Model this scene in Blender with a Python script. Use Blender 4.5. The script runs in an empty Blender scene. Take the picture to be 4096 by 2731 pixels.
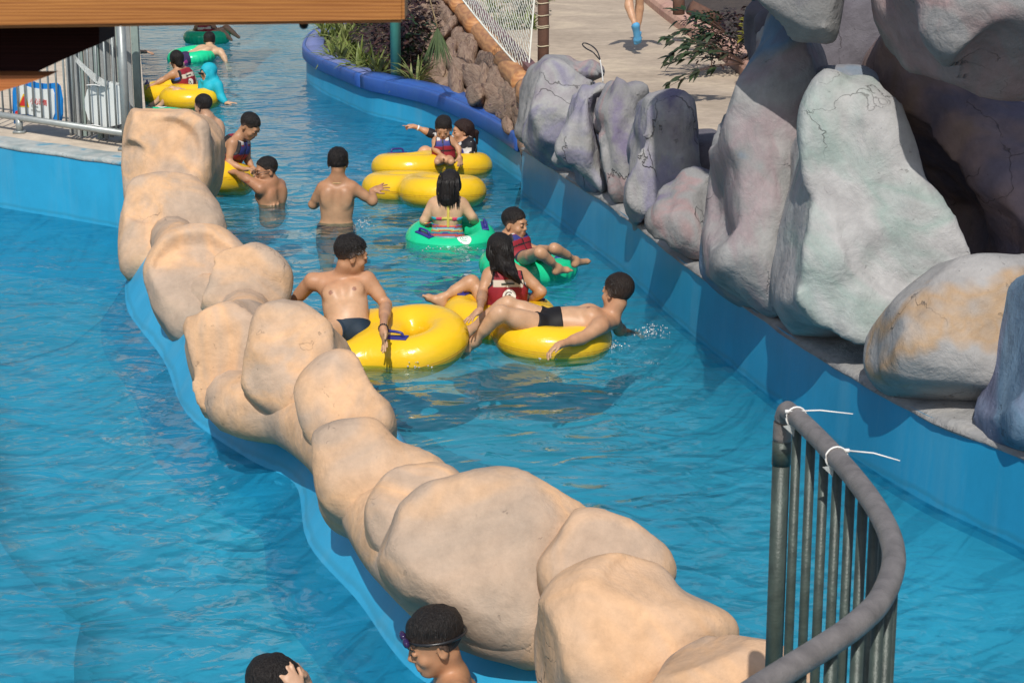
import bpy, bmesh, math, random
import numpy as np
from mathutils import Vector, Matrix
from mathutils.bvhtree import BVHTree
random.seed(7); np.random.seed(7)
C = bpy.context.scene.collection
sc = bpy.context.scene

# ------------------------------------------------------------------ camera
CAM_Z = 3.3
PITCH = math.atan(501.0 / 1930.0)
cam_d = bpy.data.cameras.new('camera')
cam_d.sensor_width = 36.0; cam_d.lens = 36.0 * 1930.0 / 1024.0
cam_d.clip_start = 0.1; cam_d.clip_end = 500.0
cam_d.dof.use_dof = True; cam_d.dof.focus_distance = 14.0; cam_d.dof.aperture_fstop = 26.0
cam = bpy.data.objects.new('camera', cam_d)
cam.location = (0, 0, CAM_Z); cam.rotation_euler = (math.pi / 2 - PITCH, 0, 0)
C.objects.link(cam); sc.camera = cam

# ------------------------------------------------------------------ daylight
SUN_EL = math.radians(47.0); SUN_AZ = math.radians(-5.0)     # high behind the camera, a touch to the left
sun_vec = Vector((math.sin(SUN_AZ) * math.cos(SUN_EL), -math.cos(SUN_AZ) * math.cos(SUN_EL), math.sin(SUN_EL)))
world = bpy.data.worlds.new('World'); sc.world = world; world.use_nodes = True
wn = world.node_tree.nodes; wl = world.node_tree.links
sky = wn.new('ShaderNodeTexSky'); sky.sky_type = 'NISHITA'; sky.sun_disc = False
sky.sun_elevation = SUN_EL; sky.sun_rotation = math.pi - SUN_AZ
sky.air_density = 1.0; sky.dust_density = 1.6; sky.ozone_density = 1.0
wl.new(sky.outputs[0], wn['Background'].inputs[0]); wn['Background'].inputs[1].default_value = 0.105
sun_d = bpy.data.lights.new('sun', 'SUN'); sun_d.energy = 3.75; sun_d.angle = math.radians(0.5)
sun_d.color = (1.0, 0.955, 0.88)
sun = bpy.data.objects.new('sun', sun_d); sun.rotation_euler = (-sun_vec).to_track_quat('-Z', 'Y').to_euler()
C.objects.link(sun)
sc.view_settings.view_transform = 'Standard'; sc.view_settings.look = 'None'
sc.view_settings.exposure = 0.0; sc.view_settings.gamma = 1.0; sc.view_settings.use_curve_mapping = False
sc.cycles.max_bounces = 8; sc.cycles.transparent_max_bounces = 12; sc.cycles.caustics_reflective = False
sc.cycles.caustics_refractive = False

# ------------------------------------------------------------------ measuring helpers: photo position -> place in the pool
CP, SP = math.cos(PITCH), math.sin(PITCH)
def ray(x, y):
    u = (x - 2048.0) / 4.0; v = (y - 1365.5) / 4.0
    f = 1930.0
    return Vector((u, f * CP - v * SP, -f * SP - v * CP))
def W(x, y, z=0.0):
    d = ray(x, y); t = (z - CAM_Z) / d.z
    return Vector((0, 0, CAM_Z)) + d * t
def D(x, y, Y):
    """Y is measured along the lens axis near the water"""
    d = ray(x, y); t = (Y - 0.78) / CP / d.y
    return Vector((0, 0, CAM_Z)) + d * t

# ------------------------------------------------------------------ object helpers
def link(o, parent=None):
    C.objects.link(o)
    if parent is not None: o.parent = parent
    return o
def tag(o, label=None, cat=None, group=None, kind=None):
    if label: o['label'] = label
    if cat: o['category'] = cat
    if group: o['group'] = group
    if kind: o['kind'] = kind
    return o
def thing(name, label, cat, loc=(0, 0, 0), group=None):
    o = bpy.data.objects.new(name, None); o.location = loc; o.empty_display_size = 0.1
    link(o); tag(o, label, cat, group)
    return o
def np_mesh(name, V, F, smooth=True):
    """V (n,3) array, F (m,4 or 3) int array"""
    V = np.asarray(V, np.float32); F = np.asarray(F, np.int32)
    me = bpy.data.meshes.new(name)
    k = F.shape[1]
    me.vertices.add(len(V)); me.vertices.foreach_set('co', V.ravel())
    me.loops.add(F.size); me.loops.foreach_set('vertex_index', F.ravel())
    me.polygons.add(len(F)); me.polygons.foreach_set('loop_start', np.arange(0, F.size, k, dtype=np.int32))
    me.polygons.foreach_set('loop_total', np.full(len(F), k, np.int32))
    me.polygons.foreach_set('use_smooth', np.full(len(F), smooth, bool))
    me.update(calc_edges=True); me.validate()
    return me
def set_col(me, cols, name='Col'):
    a = me.color_attributes.new(name, 'FLOAT_COLOR', 'POINT')
    c = np.ones((len(me.vertices), 4), np.float32); c[:, :3] = cols
    a.data.foreach_set('color', c.ravel())
def mobj(name, me, mat, parent=None):
    o = bpy.data.objects.new(name, me)
    if mat is not None: me.materials.append(mat)
    if parent is not None and parent.type == 'EMPTY':
        # things stand at their own base: keep world-space coordinates by offsetting the child
        o.location = -Vector(parent.location)
    return link(o, parent)
def bm_obj(name, bm, mat, parent=None, smooth=False):
    me = bpy.data.meshes.new(name); bm.to_mesh(me); bm.free()
    if smooth:
        for p in me.polygons: p.use_smooth = True
    return mobj(name, me, mat, parent)
def add_box(bm, c, s, rot=None, bevel=0.0):
    r = bmesh.ops.create_cube(bm, size=1.0)
    vs = r['verts']
    M = Matrix.Translation(c) @ (rot.to_4x4() if rot is not None else Matrix.Identity(4)) @ Matrix.Diagonal((*s, 1))
    bmesh.ops.transform(bm, matrix=M, verts=vs)
    if bevel > 0:
        es = list({e for v in vs for e in v.link_edges})
        bmesh.ops.bevel(bm, geom=es, offset=bevel, segments=2, affect='EDGES', profile=0.6)
def frame_along(t, up=Vector((0, 0, 1))):
    t = t.normalized()
    if abs(t.dot(up)) > 0.97: up = Vector((1, 0, 0))
    a = t.cross(up).normalized(); b = a.cross(t).normalized()
    return a, b
def add_tube(bm, pts, r, n=10, cap=True):
    pts = [Vector(p) for p in pts]
    rs = r if isinstance(r, (list, tuple)) else [r] * len(pts)
    rings = []
    for i, p in enumerate(pts):
        t = (pts[min(i + 1, len(pts) - 1)] - pts[max(i - 1, 0)])
        a, b = frame_along(t)
        rings.append([bm.verts.new(p + rs[i] * (a * math.cos(2 * math.pi * k / n) + b * math.sin(2 * math.pi * k / n))) for k in range(n)])
    for i in range(len(rings) - 1):
        for k in range(n):
            bm.faces.new((rings[i][k], rings[i][(k + 1) % n], rings[i + 1][(k + 1) % n], rings[i + 1][k]))
    if cap:
        bm.faces.new(rings[0][::-1]); bm.faces.new(rings[-1])
def add_strip(bm, pts_a, pts_b):
    va = [bm.verts.new(p) for p in pts_a]; vb = [bm.verts.new(p) for p in pts_b]
    for i in range(len(va) - 1): bm.faces.new((va[i], va[i + 1], vb[i + 1], vb[i]))
def catmull(P, n=8, closed=False):
    P = [Vector(p) for p in P]; out = []
    m = len(P)
    for i in range(m if closed else m - 1):
        if closed: p0, p1, p2, p3 = P[i - 1], P[i], P[(i + 1) % m], P[(i + 2) % m]
        else: p0, p1, p2, p3 = P[max(i - 1, 0)], P[i], P[i + 1], P[min(i + 2, m - 1)]
        for k in range(n):
            t = k / n
            out.append(0.5 * ((2 * p1) + (p2 - p0) * t + (2 * p0 - 5 * p1 + 4 * p2 - p3) * t * t + (3 * p1 - p0 - 3 * p2 + p3) * t ** 3))
    if not closed: out.append(P[-1])
    return out
def sweep(bm, path, profile, closed_profile=False):
    """profile: list of (side, up); side is to the left of travel"""
    rows = []
    for i, p in enumerate(path):
        t = path[min(i + 1, len(path) - 1)] - path[max(i - 1, 0)]
        t.z = 0; t.normalize(); s = Vector((-t.y, t.x, 0))
        rows.append([bm.verts.new(p + s * a + Vector((0, 0, b))) for a, b in profile])
    n = len(profile)
    for i in range(len(rows) - 1):
        for k in range(n if closed_profile else n - 1):
            bm.faces.new((rows[i][k], rows[i][(k + 1) % n], rows[i + 1][(k + 1) % n], rows[i + 1][k]))
    if closed_profile:
        bm.faces.new(rows[0][::-1]); bm.faces.new(rows[-1])

# ------------------------------------------------------------------ material helpers
def new_mat(name):
    m = bpy.data.materials.new(name); m.use_nodes = True
    nt = m.node_tree; nt.nodes.clear()
    out = nt.nodes.new('ShaderNodeOutputMaterial')
    return m, nt, out
def N(nt, t, **kw):
    n = nt.nodes.new(t)
    for k, v in kw.items():
        if k.startswith('i_'): n.inputs[k[2:].replace('_', ' ')].default_value = v
        else: setattr(n, k, v)
    return n
def L(nt, a, b): nt.links.new(a, b)
def noise(nt, scale, detail=3, rough=0.55, dist=0.0, vec=None, off=None):
    n = N(nt, 'ShaderNodeTexNoise'); n.inputs['Scale'].default_value = scale; n.inputs['Detail'].default_value = detail
    n.inputs['Roughness'].default_value = rough; n.inputs['Distortion'].default_value = dist
    if vec is not None: L(nt, vec, n.inputs['Vector'])
    return n.outputs['Fac']
def geo_pos(nt, off=(0, 0, 0), scale=(1, 1, 1)):
    g = N(nt, 'ShaderNodeTexCoord')
    mp = N(nt, 'ShaderNodeMapping'); mp.inputs['Location'].default_value = off; mp.inputs['Scale'].default_value = scale
    L(nt, g.outputs['Object'], mp.inputs['Vector'])
    return mp.outputs['Vector']
def ramp(nt, fac, stops, interp='LINEAR'):
    r = N(nt, 'ShaderNodeValToRGB'); r.color_ramp.interpolation = interp
    el = r.color_ramp.elements
    while len(el) < len(stops): el.new(0.5)
    for e, (p, c) in zip(el, stops):
        e.position = p; e.color = (*c, 1) if len(c) == 3 else c
    L(nt, fac, r.inputs['Fac'])
    return r.outputs['Color']
def mixc(nt, fac, a, b, mode='MIX'):
    m = N(nt, 'ShaderNodeMix', data_type='RGBA', blend_type=mode)
    if isinstance(fac, (int, float)): m.inputs[0].default_value = fac
    else: L(nt, fac, m.inputs[0])
    for s, i in ((a, 6), (b, 7)):
        if isinstance(s, (tuple, list)): m.inputs[i].default_value = (*s, 1)
        else: L(nt, s, m.inputs[i])
    return m.outputs[2]
def math_n(nt, op, a, b=0.0, c=None):
    m = N(nt, 'ShaderNodeMath', operation=op)
    for s, i in ((a, 0), (b, 1), (c, 2)):
        if s is None: continue
        if isinstance(s, (int, float)): m.inputs[i].default_value = s
        else: L(nt, s, m.inputs[i])
    return m.outputs[0]
def bump(nt, h, strength=0.5, dist=0.02, normal=None):
    b = N(nt, 'ShaderNodeBump'); b.inputs['Strength'].default_value = strength; b.inputs['Distance'].default_value = dist
    L(nt, h, b.inputs['Height'])
    if normal is not None: L(nt, normal, b.inputs['Normal'])
    return b.outputs['Normal']
def principled(nt, out, col=None, rough=0.5, normal=None, metal=0.0, spec=0.5, **kw):
    p = N(nt, 'ShaderNodeBsdfPrincipled')
    if isinstance(col, (tuple, list)): p.inputs['Base Color'].default_value = (*col, 1)
    elif col is not None: L(nt, col, p.inputs['Base Color'])
    if isinstance(rough, (int, float)): p.inputs['Roughness'].default_value = rough
    else: L(nt, rough, p.inputs['Roughness'])
    p.inputs['Metallic'].default_value = metal; p.inputs['Specular IOR Level'].default_value = spec
    for k, v in kw.items(): p.inputs[k.replace('_', ' ')].default_value = v
    if normal is not None: L(nt, normal, p.inputs['Normal'])
    L(nt, p.outputs[0], out.inputs['Surface'])
    return p
_pm = {}
def paint(name, col, rough=0.5, var=0.12, scale=6.0, bumps=0.05, metal=0.0, spec=0.5):
    """plain coloured surface with a little tonal variation and fine relief"""
    if name in _pm: return _pm[name]
    m, nt, out = new_mat(name); v = geo_pos(nt)
    f = noise(nt, scale, 4, 0.6, 0.3, v)
    lo = tuple(c * (1 - var) for c in col); hi = tuple(min(1, c * (1 + var)) for c in col)
    c = ramp(nt, f, [(0.3, lo), (0.7, hi)])
    nm = bump(nt, noise(nt, scale * 8, 3, 0.6, 0, v), bumps * 4, 0.004) if bumps > 0 else None
    principled(nt, out, c, rough, nm, metal, spec)
    _pm[name] = m
    return m
def vcol_mat(name, rough=0.5, bump_scale=60, bump_s=0.1, spec=0.5, var=0.08, sss=0.0, vscale=20):
    m, nt, out = new_mat(name); v = geo_pos(nt)
    a = N(nt, 'ShaderNodeVertexColor'); a.layer_name = 'Col'
    f = noise(nt, vscale, 3, 0.6, 0, v)
    c = mixc(nt, 1.0, a.outputs['Color'], ramp(nt, f, [(0.3, (1 - var,) * 3), (0.7, (1, 1, 1))]), 'MULTIPLY')
    nm = bump(nt, noise(nt, bump_scale, 2, 0.5, 0, v), bump_s, 0.004)
    p = principled(nt, out, c, rough, nm, 0, spec)
    if sss > 0:
        p.inputs['Subsurface Weight'].default_value = sss; p.inputs['Subsurface Radius'].default_value = (0.012, 0.005, 0.003)
        p.inputs['Subsurface Scale'].default_value = 1.0
    return m

# ------------------------------------------------------------------ distance-field modelling
_lat = {}
def vnoise(P, seed=0):
    """smooth value noise on an (n,3) array"""
    if seed not in _lat: _lat[seed] = np.random.RandomState(seed).rand(32, 32, 32).astype(np.float32)
    T = _lat[seed]
    i = np.floor(P).astype(np.int32); f = (P - i).astype(np.float32); f = f * f * (3 - 2 * f)
    i0 = i & 31; i1 = (i + 1) & 31
    x0, y0, z0 = i0.T; x1, y1, z1 = i1.T; fx, fy, fz = f.T
    a = T[x0, y0, z0] * (1 - fx) + T[x1, y0, z0] * fx; b = T[x0, y1, z0] * (1 - fx) + T[x1, y1, z0] * fx
    c = T[x0, y0, z1] * (1 - fx) + T[x1, y0, z1] * fx; d = T[x0, y1, z1] * (1 - fx) + T[x1, y1, z1] * fx
    e = a * (1 - fy) + b * fy; g = c * (1 - fy) + d * fy
    return e * (1 - fz) + g * fz
def fbm(P, seed=0, octv=3):
    s = 0; a = 0.5; n = 0
    for k in range(octv):
        s = s + a * (vnoise(P * (2 ** k) + 7.3 * k, seed + k) - 0.5) * 2; n += a; a *= 0.5
    return s / n
def smin(a, b, k):
    if k <= 0: return np.minimum(a, b)
    h = np.clip(k - np.abs(a - b), 0, None) / k
    return np.minimum(a, b) - h * h * k * 0.25
def surface_nets(F, lo, h):
    """mesh of the zero level of a grid; returns V, quads"""
    nx, ny, nz = F.shape
    S = F < 0
    cnt = np.zeros((nx - 1, ny - 1, nz - 1), np.float32)
    c0 = S[:-1, :-1, :-1]
    allc = np.ones_like(c0); anyc = np.zeros_like(c0)
    for dx in (0, 1):
        for dy in (0, 1):
            for dz in (0, 1):
                s = S[dx:nx - 1 + dx, dy:ny - 1 + dy, dz:nz - 1 + dz]
                allc &= s; anyc |= s
    act = anyc & ~allc
    idx = np.argwhere(act)
    if len(idx) == 0: return np.zeros((0, 3)), np.zeros((0, 4), int)
    num = np.full(act.shape, -1, np.int64); num[act] = np.arange(len(idx))
    acc = np.zeros((len(idx), 3)); n = np.zeros(len(idx))
    ix, iy, iz = idx.T
    corners = [(0, 0, 0), (1, 0, 0), (0, 1, 0), (1, 1, 0), (0, 0, 1), (1, 0, 1), (0, 1, 1), (1, 1, 1)]
    val = {c: F[ix + c[0], iy + c[1], iz + c[2]] for c in corners}
    for ax in range(3):
        for c in corners:
            if c[ax]: continue
            d = list(c); d[ax] = 1; d = tuple(d)
            a, b = val[c], val[d]
            x = (a < 0) != (b < 0)
            t = np.where(x, a / np.where(x, a - b, 1), 0)
            p = np.tile(np.array(c, float), (len(idx), 1)); p[:, ax] = t
            acc[x] += p[x]; n[x] += 1
    V = np.array(lo) + (idx + acc / n[:, None]) * h
    Q = []
    for ax in range(3):
        sl0 = [slice(None)] * 3; sl1 = [slice(None)] * 3
        sl0[ax] = slice(0, -1); sl1[ax] = slice(1, None)
        a = S[tuple(sl0)]; b = S[tuple(sl1)]
        e = np.argwhere(a != b)
        u, v = [k for k in range(3) if k != ax]
        ok = (e[:, u] > 0) & (e[:, v] > 0) & (e[:, u] < F.shape[u] - 1) & (e[:, v] < F.shape[v] - 1)
        e = e[ok]
        def cell(du, dv):
            q = e.copy(); q[:, u] += du; q[:, v] += dv
            return num[q[:, 0], q[:, 1], q[:, 2]]
        q = np.stack([cell(-1, -1), cell(0, -1), cell(0, 0), cell(-1, 0)], 1)
        flip = a[e[:, 0], e[:, 1], e[:, 2]]
        if ax == 1: flip = ~flip
        q[~flip] = q[~flip][:, ::-1]
        Q.append(q)
    Q = np.concatenate(Q)
    Q = Q[(Q >= 0).all(1)]
    return V, Q
def relax(V, Q, it=1, lam=0.5):
    for _ in range(it):
        S = np.zeros_like(V); n = np.zeros(len(V))
        for k in range(4):
            a, b = Q[:, k], Q[:, (k + 1) % 4]
            np.add.at(S, a, V[b]); np.add.at(n, a, 1)
            np.add.at(S, b, V[a]); np.add.at(n, b, 1)
        V = V + lam * (S / np.maximum(n, 1)[:, None] - V)
    return V
def poly_sdf(px, py, poly):
    d = np.full(px.shape, 1e9); s = np.ones(px.shape)
    n = len(poly)
    for i in range(n):
        ax, ay = poly[i]; bx, by = poly[i - 1]
        ex, ey = bx - ax, by - ay; wx, wy = px - ax, py - ay
        t = np.clip((wx * ex + wy * ey) / (ex * ex + ey * ey + 1e-12), 0, 1)
        d = np.minimum(d, (wx - ex * t) ** 2 + (wy - ey * t) ** 2)
        c1 = py >= ay; c2 = py < by; c3 = ex * wy > ey * wx
        f = (c1 & c2 & c3) | (~c1 & ~c2 & ~c3)
        s[f] *= -1
    return s * np.sqrt(d)
DS = 4096 / 2352.0     # the large view of the photograph was measured at 2352 across
def boulder(name, poly, Y, T, mat, parent=None, tilt=15, r=None, amp=0.05, freq=1.6, h=0.035, seed=1, ridge=0.0, smooth_poly=True, label=None, grow=0.0, facet=0.0, sink=0.0, fspace=0.5):
    """a boulder whose silhouette is the outline, standing at distance Y, 2T thick, rounded by r"""
    r = T if r is None else r
    tl = math.radians(tilt)
    P2 = [(x * DS, y * DS) for x, y in poly]
    if smooth_poly: P2 = [tuple(v[:2]) for v in catmull([(x, y, 0) for x, y in P2], 3, True)]
    cx = sum(p[0] for p in P2) / len(P2); cy = sum(p[1] for p in P2) / len(P2)
    c0 = D(cx, cy, Y)
    ex = Vector((1, 0, 0)); ev = Vector((0, math.sin(tl), math.cos(tl))); en = Vector((0, -math.cos(tl), math.sin(tl)))
    pl = []
    for x, y in P2:
        d = ray(x, y); o = Vector((0, 0, CAM_Z))
        t = (c0 - o).dot(en) / d.dot(en); w = o + d * t - c0
        pl.append((w.dot(ex), w.dot(ev)))
    A = np.array(pl); pad = 0.12 + amp + grow
    lo = np.array([A[:, 0].min() - pad, A[:, 1].min() - pad, -T - pad]); hi = np.array([A[:, 0].max() + pad, A[:, 1].max() + pad, T + pad])
    n = np.ceil((hi - lo) / h).astype(int) + 1
    gx, gy = np.meshgrid(lo[0] + h * np.arange(n[0]), lo[1] + h * np.arange(n[1]), indexing='ij')
    d2 = poly_sdf(gx, gy, pl) - grow
    gz = lo[2] + h * np.arange(n[2])
    q0 = (d2 + r)[:, :, None] + 0 * gz; q1 = (np.abs(gz) - T + r)[None, None, :] + 0 * q0
    F = np.minimum(np.maximum(q0, q1), 0) + np.sqrt(np.maximum(q0, 0) ** 2 + np.maximum(q1, 0) ** 2) - r
    if facet > 0:
        # flat faces carved off the bulges, meeting in crisp edges
        rf = np.random.RandomState(seed + 77); gr = np.gradient(F, h)
        idx = np.argwhere((np.abs(F) < h) & (gz > -T * .25)[None, None, :]); pick = []
        for i_ in rf.permutation(len(idx)):
            p_ = lo + h * idx[i_]
            if all(np.linalg.norm(p_ - q_) > fspace for q_, _ in pick):
                n_ = np.array([g_[tuple(idx[i_])] for g_ in gr]); n_ = n_ / (np.linalg.norm(n_) + 1e-9) + rf.normal(size=3) * .16; n_ /= np.linalg.norm(n_)
                pick.append((p_, n_))
            if len(pick) > 40: break
        G3 = [lo[k_] + h * np.arange(n[k_]) for k_ in range(3)]
        for p_, n_ in pick:
            dl_ = [G3[k_] - p_[k_] for k_ in range(3)]
            dd = np.sqrt(dl_[0][:, None, None] ** 2 + dl_[1][None, :, None] ** 2 + dl_[2][None, None, :] ** 2)
            pv = dl_[0][:, None, None] * n_[0] + dl_[1][None, :, None] * n_[1] + dl_[2][None, None, :] * n_[2] + facet * rf.uniform(.5, 1.1) - 1.6 * np.maximum(0, dd - fspace * .95)
            F = np.maximum(F, pv)
    G = np.stack(np.broadcast_arrays(gx[:, :, None], gy[:, :, None], gz[None, None, :]), -1).reshape(-1, 3)
    near = np.abs(F.ravel()) < amp * 3 + h * 3 
    Gp = G[near] + np.array(c0)[None]
    nn = fbm(Gp * freq, seed, 3) * amp + fbm(Gp * freq * 5, seed + 5, 2) * amp * 0.22
    if ridge > 0: nn += ridge * (1 - np.abs(fbm(Gp * np.array([2.2, 1.0, 1.6]) * freq, seed + 9, 2)) * 3).clip(0, 1)
    Fr = F.ravel().copy(); Fr[near] += nn
    V, Q = surface_nets(Fr.reshape(F.shape), lo, h)
    lab = np.arange(len(V))
    for _ in range(400):
        l2 = lab.copy(); mq = lab[Q].min(1)
        for k_ in range(4): np.minimum.at(l2, Q[:, k_], mq)
        l2 = l2[l2]
        if (l2 == lab).all(): break
        lab = l2
    big = np.bincount(lab).argmax(); Q = Q[(lab[Q] == big).all(1)]
    V = relax(V, Q, 1)
    Rm = np.array([ex, ev, en])
    Vw = V @ Rm + np.array(c0) - np.array(en) * sink
    me = np_mesh(name, Vw, Q)
    o = mobj(name, me, mat, parent)
    if label: o['label'] = label
    return o
# ================================================================== MATERIALS OF THE PLACE
def pool_paint(name, col, dirt=0.5):
    m, nt, out = new_mat(name); v = geo_pos(nt)
    f = noise(nt, 1.3, 5, 0.6, 0.4, v); f2 = noise(nt, 4, 5, 0.65, 0.3, geo_pos(nt, (3, 1, 2), (1, 1, 0.12)))
    c = ramp(nt, f, [(0.3, tuple(x * 0.84 for x in col)), (0.7, tuple(min(1, x * 1.10) for x in col))])
    c = mixc(nt, math_n(nt, 'MULTIPLY', ramp(nt, f2, [(0.50, (0, 0, 0)), (0.66, (1, 1, 1))]), 0.30 * dirt), c, (0.20, 0.42, 0.52))
    c = mixc(nt, math_n(nt, 'MULTIPLY', ramp(nt, noise(nt, 6, 5, .7, .3, geo_pos(nt, (9, 1, 2), (1, 1, 0.2))), [(0.55, (0, 0, 0)), (0.70, (1, 1, 1))]), 0.30 * dirt), c, tuple(x * .6 for x in col))
    sx = N(nt, 'ShaderNodeSeparateXYZ'); L(nt, v, sx.inputs[0])
    zz = math_n(nt, 'ADD', sx.outputs['Z'], math_n(nt, 'MULTIPLY', f, -0.10))
    band = ramp(nt, math_n(nt, 'ADD', math_n(nt, 'MULTIPLY', zz, 4.0), 0.5), [(0.36, (0, 0, 0)), (0.40, (1, 1, 1)), (0.44, (1, 1, 1)), (0.52, (0, 0, 0))])
    c = mixc(nt, math_n(nt, 'MULTIPLY', band, 0.5 * dirt), c, (0.03, 0.14, 0.17))
    nm = bump(nt, noise(nt, 30, 4, 0.6, 0, v), 0.15, 0.006)
    principled(nt, out, c, 0.42, nm)
    return m
M_pool = pool_paint('pool_paint', (0.026, 0.350, 0.600))
M_floor = pool_paint('pool_floor_paint', (0.075, 0.49, 0.71), 0.0)
M_pool_r = pool_paint('pool_paint_deep', (0.020, 0.300, 0.530))  # same paint in a slightly deeper blue for the right-hand wall

def water_mat():
    m, nt, out = new_mat('rippled_water'); v = geo_pos(nt)
    n1 = noise(nt, 1.1, 2, 0.5, 0.8, geo_pos(nt, (0, 0, 0), (1.0, 1.1, 1)))
    n2 = noise(nt, 2.6, 1.2, 0.5, 1.1, geo_pos(nt, (5, 2, 0), (1.0, 1.25, 1)))
    n3 = noise(nt, 9.0, 1, 0.5, 1.2, geo_pos(nt, (1, 8, 0), (1.0, 1.0, 1)))
    patch = ramp(nt, noise(nt, 0.55, 3, 0.6, 0.5, geo_pos(nt, (3, 3, 0))), [(0.35, (.45, .45, .45)), (0.65, (1.35, 1.35, 1.35))])
    h = math_n(nt, 'ADD', math_n(nt, 'MULTIPLY', n1, 0.050), math_n(nt, 'MULTIPLY', patch, math_n(nt, 'ADD', math_n(nt, 'MULTIPLY', n2, 0.056), math_n(nt, 'MULTIPLY', n3, 0.0075))))
    b = N(nt, 'ShaderNodeBump'); b.inputs['Strength'].default_value = 1.0; b.inputs['Distance'].default_value = 1.0
    L(nt, h, b.inputs['Height'])
    nrm = b.outputs['Normal']
    fr = N(nt, 'ShaderNodeFresnel'); fr.inputs['IOR'].default_value = 1.33; L(nt, nrm, fr.inputs['Normal'])
    gl = N(nt, 'ShaderNodeBsdfGlossy'); gl.inputs['Roughness'].default_value = 0.03; L(nt, nrm, gl.inputs['Normal'])
    tint = (0.74, 0.97, 0.99, 1)
    tr = N(nt, 'ShaderNodeBsdfTransparent'); tr.inputs['Color'].default_value = tint
    rf = N(nt, 'ShaderNodeBsdfRefraction'); rf.inputs['Color'].default_value = tint; rf.inputs['IOR'].default_value = 1.33
    rf.inputs['Roughness'].default_value = 0.0; L(nt, nrm, rf.inputs['Normal'])
    mx = N(nt, 'ShaderNodeMixShader'); mx.inputs[0].default_value = 0.32
    L(nt, tr.outputs[0], mx.inputs[1]); L(nt, rf.outputs[0], mx.inputs[2])
    m2 = N(nt, 'ShaderNodeMixShader'); L(nt, math_n(nt, 'MINIMUM', fr.outputs[0], 0.48), m2.inputs[0])
    L(nt, mx.outputs[0], m2.inputs[1]); L(nt, gl.outputs[0], m2.inputs[2])
    L(nt, m2.outputs[0], out.inputs['Surface'])
    return m
M_water = water_mat()

def rock_mat(name, stops, seed=0, scale=1.2, crack=1.0, relief=0.5, dark=0.25, rough=0.85, streak=0.0):
    """sculpted painted concrete: broad paint patches, grain, hairline cracks and pits"""
    m, nt, out = new_mat(name)
    v = geo_pos(nt, (seed * 3.7, seed * 1.9, seed * 2.3), (1, 1, 1.0 - 0.5 * streak))
    f = noise(nt, scale, 4, 0.55, 1.1, v)
    c = ramp(nt, f, stops)
    g = noise(nt, 7, 6, 0.7, 0.2, v)
    c = mixc(nt, 1.0, c, ramp(nt, g, [(0.25, (0.72, 0.72, 0.72)), (0.6, (1, 1, 1)), (0.8, (1.1, 1.1, 1.1))]), 'MULTIPLY')
    # cracks
    dn = N(nt, 'ShaderNodeTexNoise'); dn.inputs['Scale'].default_value = 2.6; dn.inputs['Detail'].default_value = 5; L(nt, v, dn.inputs['Vector'])
    va = N(nt, 'ShaderNodeVectorMath', operation='MULTIPLY_ADD'); L(nt, dn.outputs['Color'], va.inputs[0]); va.inputs[1].default_value = (0.7, 0.7, 0.7); L(nt, v, va.inputs[2])
    vo = N(nt, 'ShaderNodeTexVoronoi', feature='DISTANCE_TO_EDGE'); vo.inputs['Scale'].default_value = 1.15; L(nt, va.outputs[0], vo.inputs['Vector'])
    wid = math_n(nt, 'MULTIPLY', math_n(nt, 'SUBTRACT', noise(nt, 1.6, 3, 0.6, 0, geo_pos(nt, (seed + 9, 4, 1))), 0.51), 0.11 * crack)
    ck = math_n(nt, 'MINIMUM', math_n(nt, 'MAXIMUM', math_n(nt, 'MULTIPLY', math_n(nt, 'SUBTRACT', math_n(nt, 'MINIMUM', math_n(nt, 'MAXIMUM', wid, 0.0), 0.0065), vo.outputs['Distance']), 160.0), 0.0), 1.0)
    pit = noise(nt, 26, 2, 0.5, 0.6, geo_pos(nt, (seed, 3, 3), (1, 1, 1)))
    pm = ramp(nt, pit, [(0.70, (0, 0, 0)), (0.735, (1, 1, 1))])
    pmm = math_n(nt, 'MULTIPLY', pm, ramp(nt, noise(nt, 1.4, 2, 0.5, 0, geo_pos(nt, (seed, 9, 5))), [(0.5, (0, 0, 0)), (0.62, (1, 1, 1))]))
    c = mixc(nt, math_n(nt, 'MULTIPLY', math_n(nt, 'MAXIMUM', ck, math_n(nt, 'MULTIPLY', pmm, 0.6)), 0.55), c, (0.07, 0.06, 0.055))
    h = math_n(nt, 'SUBTRACT', math_n(nt, 'ADD', math_n(nt, 'MULTIPLY', noise(nt, 5, 7, 0.62, 0.3, v), 1.0), math_n(nt, 'MULTIPLY', noise(nt, 45, 3, 0.6, 0, v), 0.06)),
               math_n(nt, 'ADD', math_n(nt, 'MULTIPLY', ck, 0.35), math_n(nt, 'MULTIPLY', pmm, 0.2)))
    nm = bump(nt, h, relief, 0.05)
    principled(nt, out, c, rough, nm, 0, 0.25)
    return m
GREY = (0.265, 0.26, 0.26); LGREY = (0.345, 0.34, 0.335); PURP = (0.185, 0.16, 0.235); PINK = (0.335, 0.245, 0.245)
MINT = (0.315, 0.375, 0.35); BLUE = (0.14, 0.225, 0.32); TAN = (0.41, 0.285, 0.18); SKYB = (0.22, 0.33, 0.43)
R_grey = rock_mat('rock_grey_purple', [(0.30, PURP), (0.40, GREY), (0.52, (0.29, 0.285, 0.285)), (0.58, PINK), (0.64, GREY), (0.72, PURP)], 1, 1.5, 0.7, 0.8, streak=0.6)
R_grey2 = rock_mat('rock_grey_lilac', [(0.28, GREY), (0.42, (0.25, 0.235, 0.31)), (0.50, LGREY), (0.58, (0.31, 0.285, 0.30)), (0.66, PURP), (0.74, PINK)], 2, 1.3, 0.7, 0.8, streak=0.6)
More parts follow.
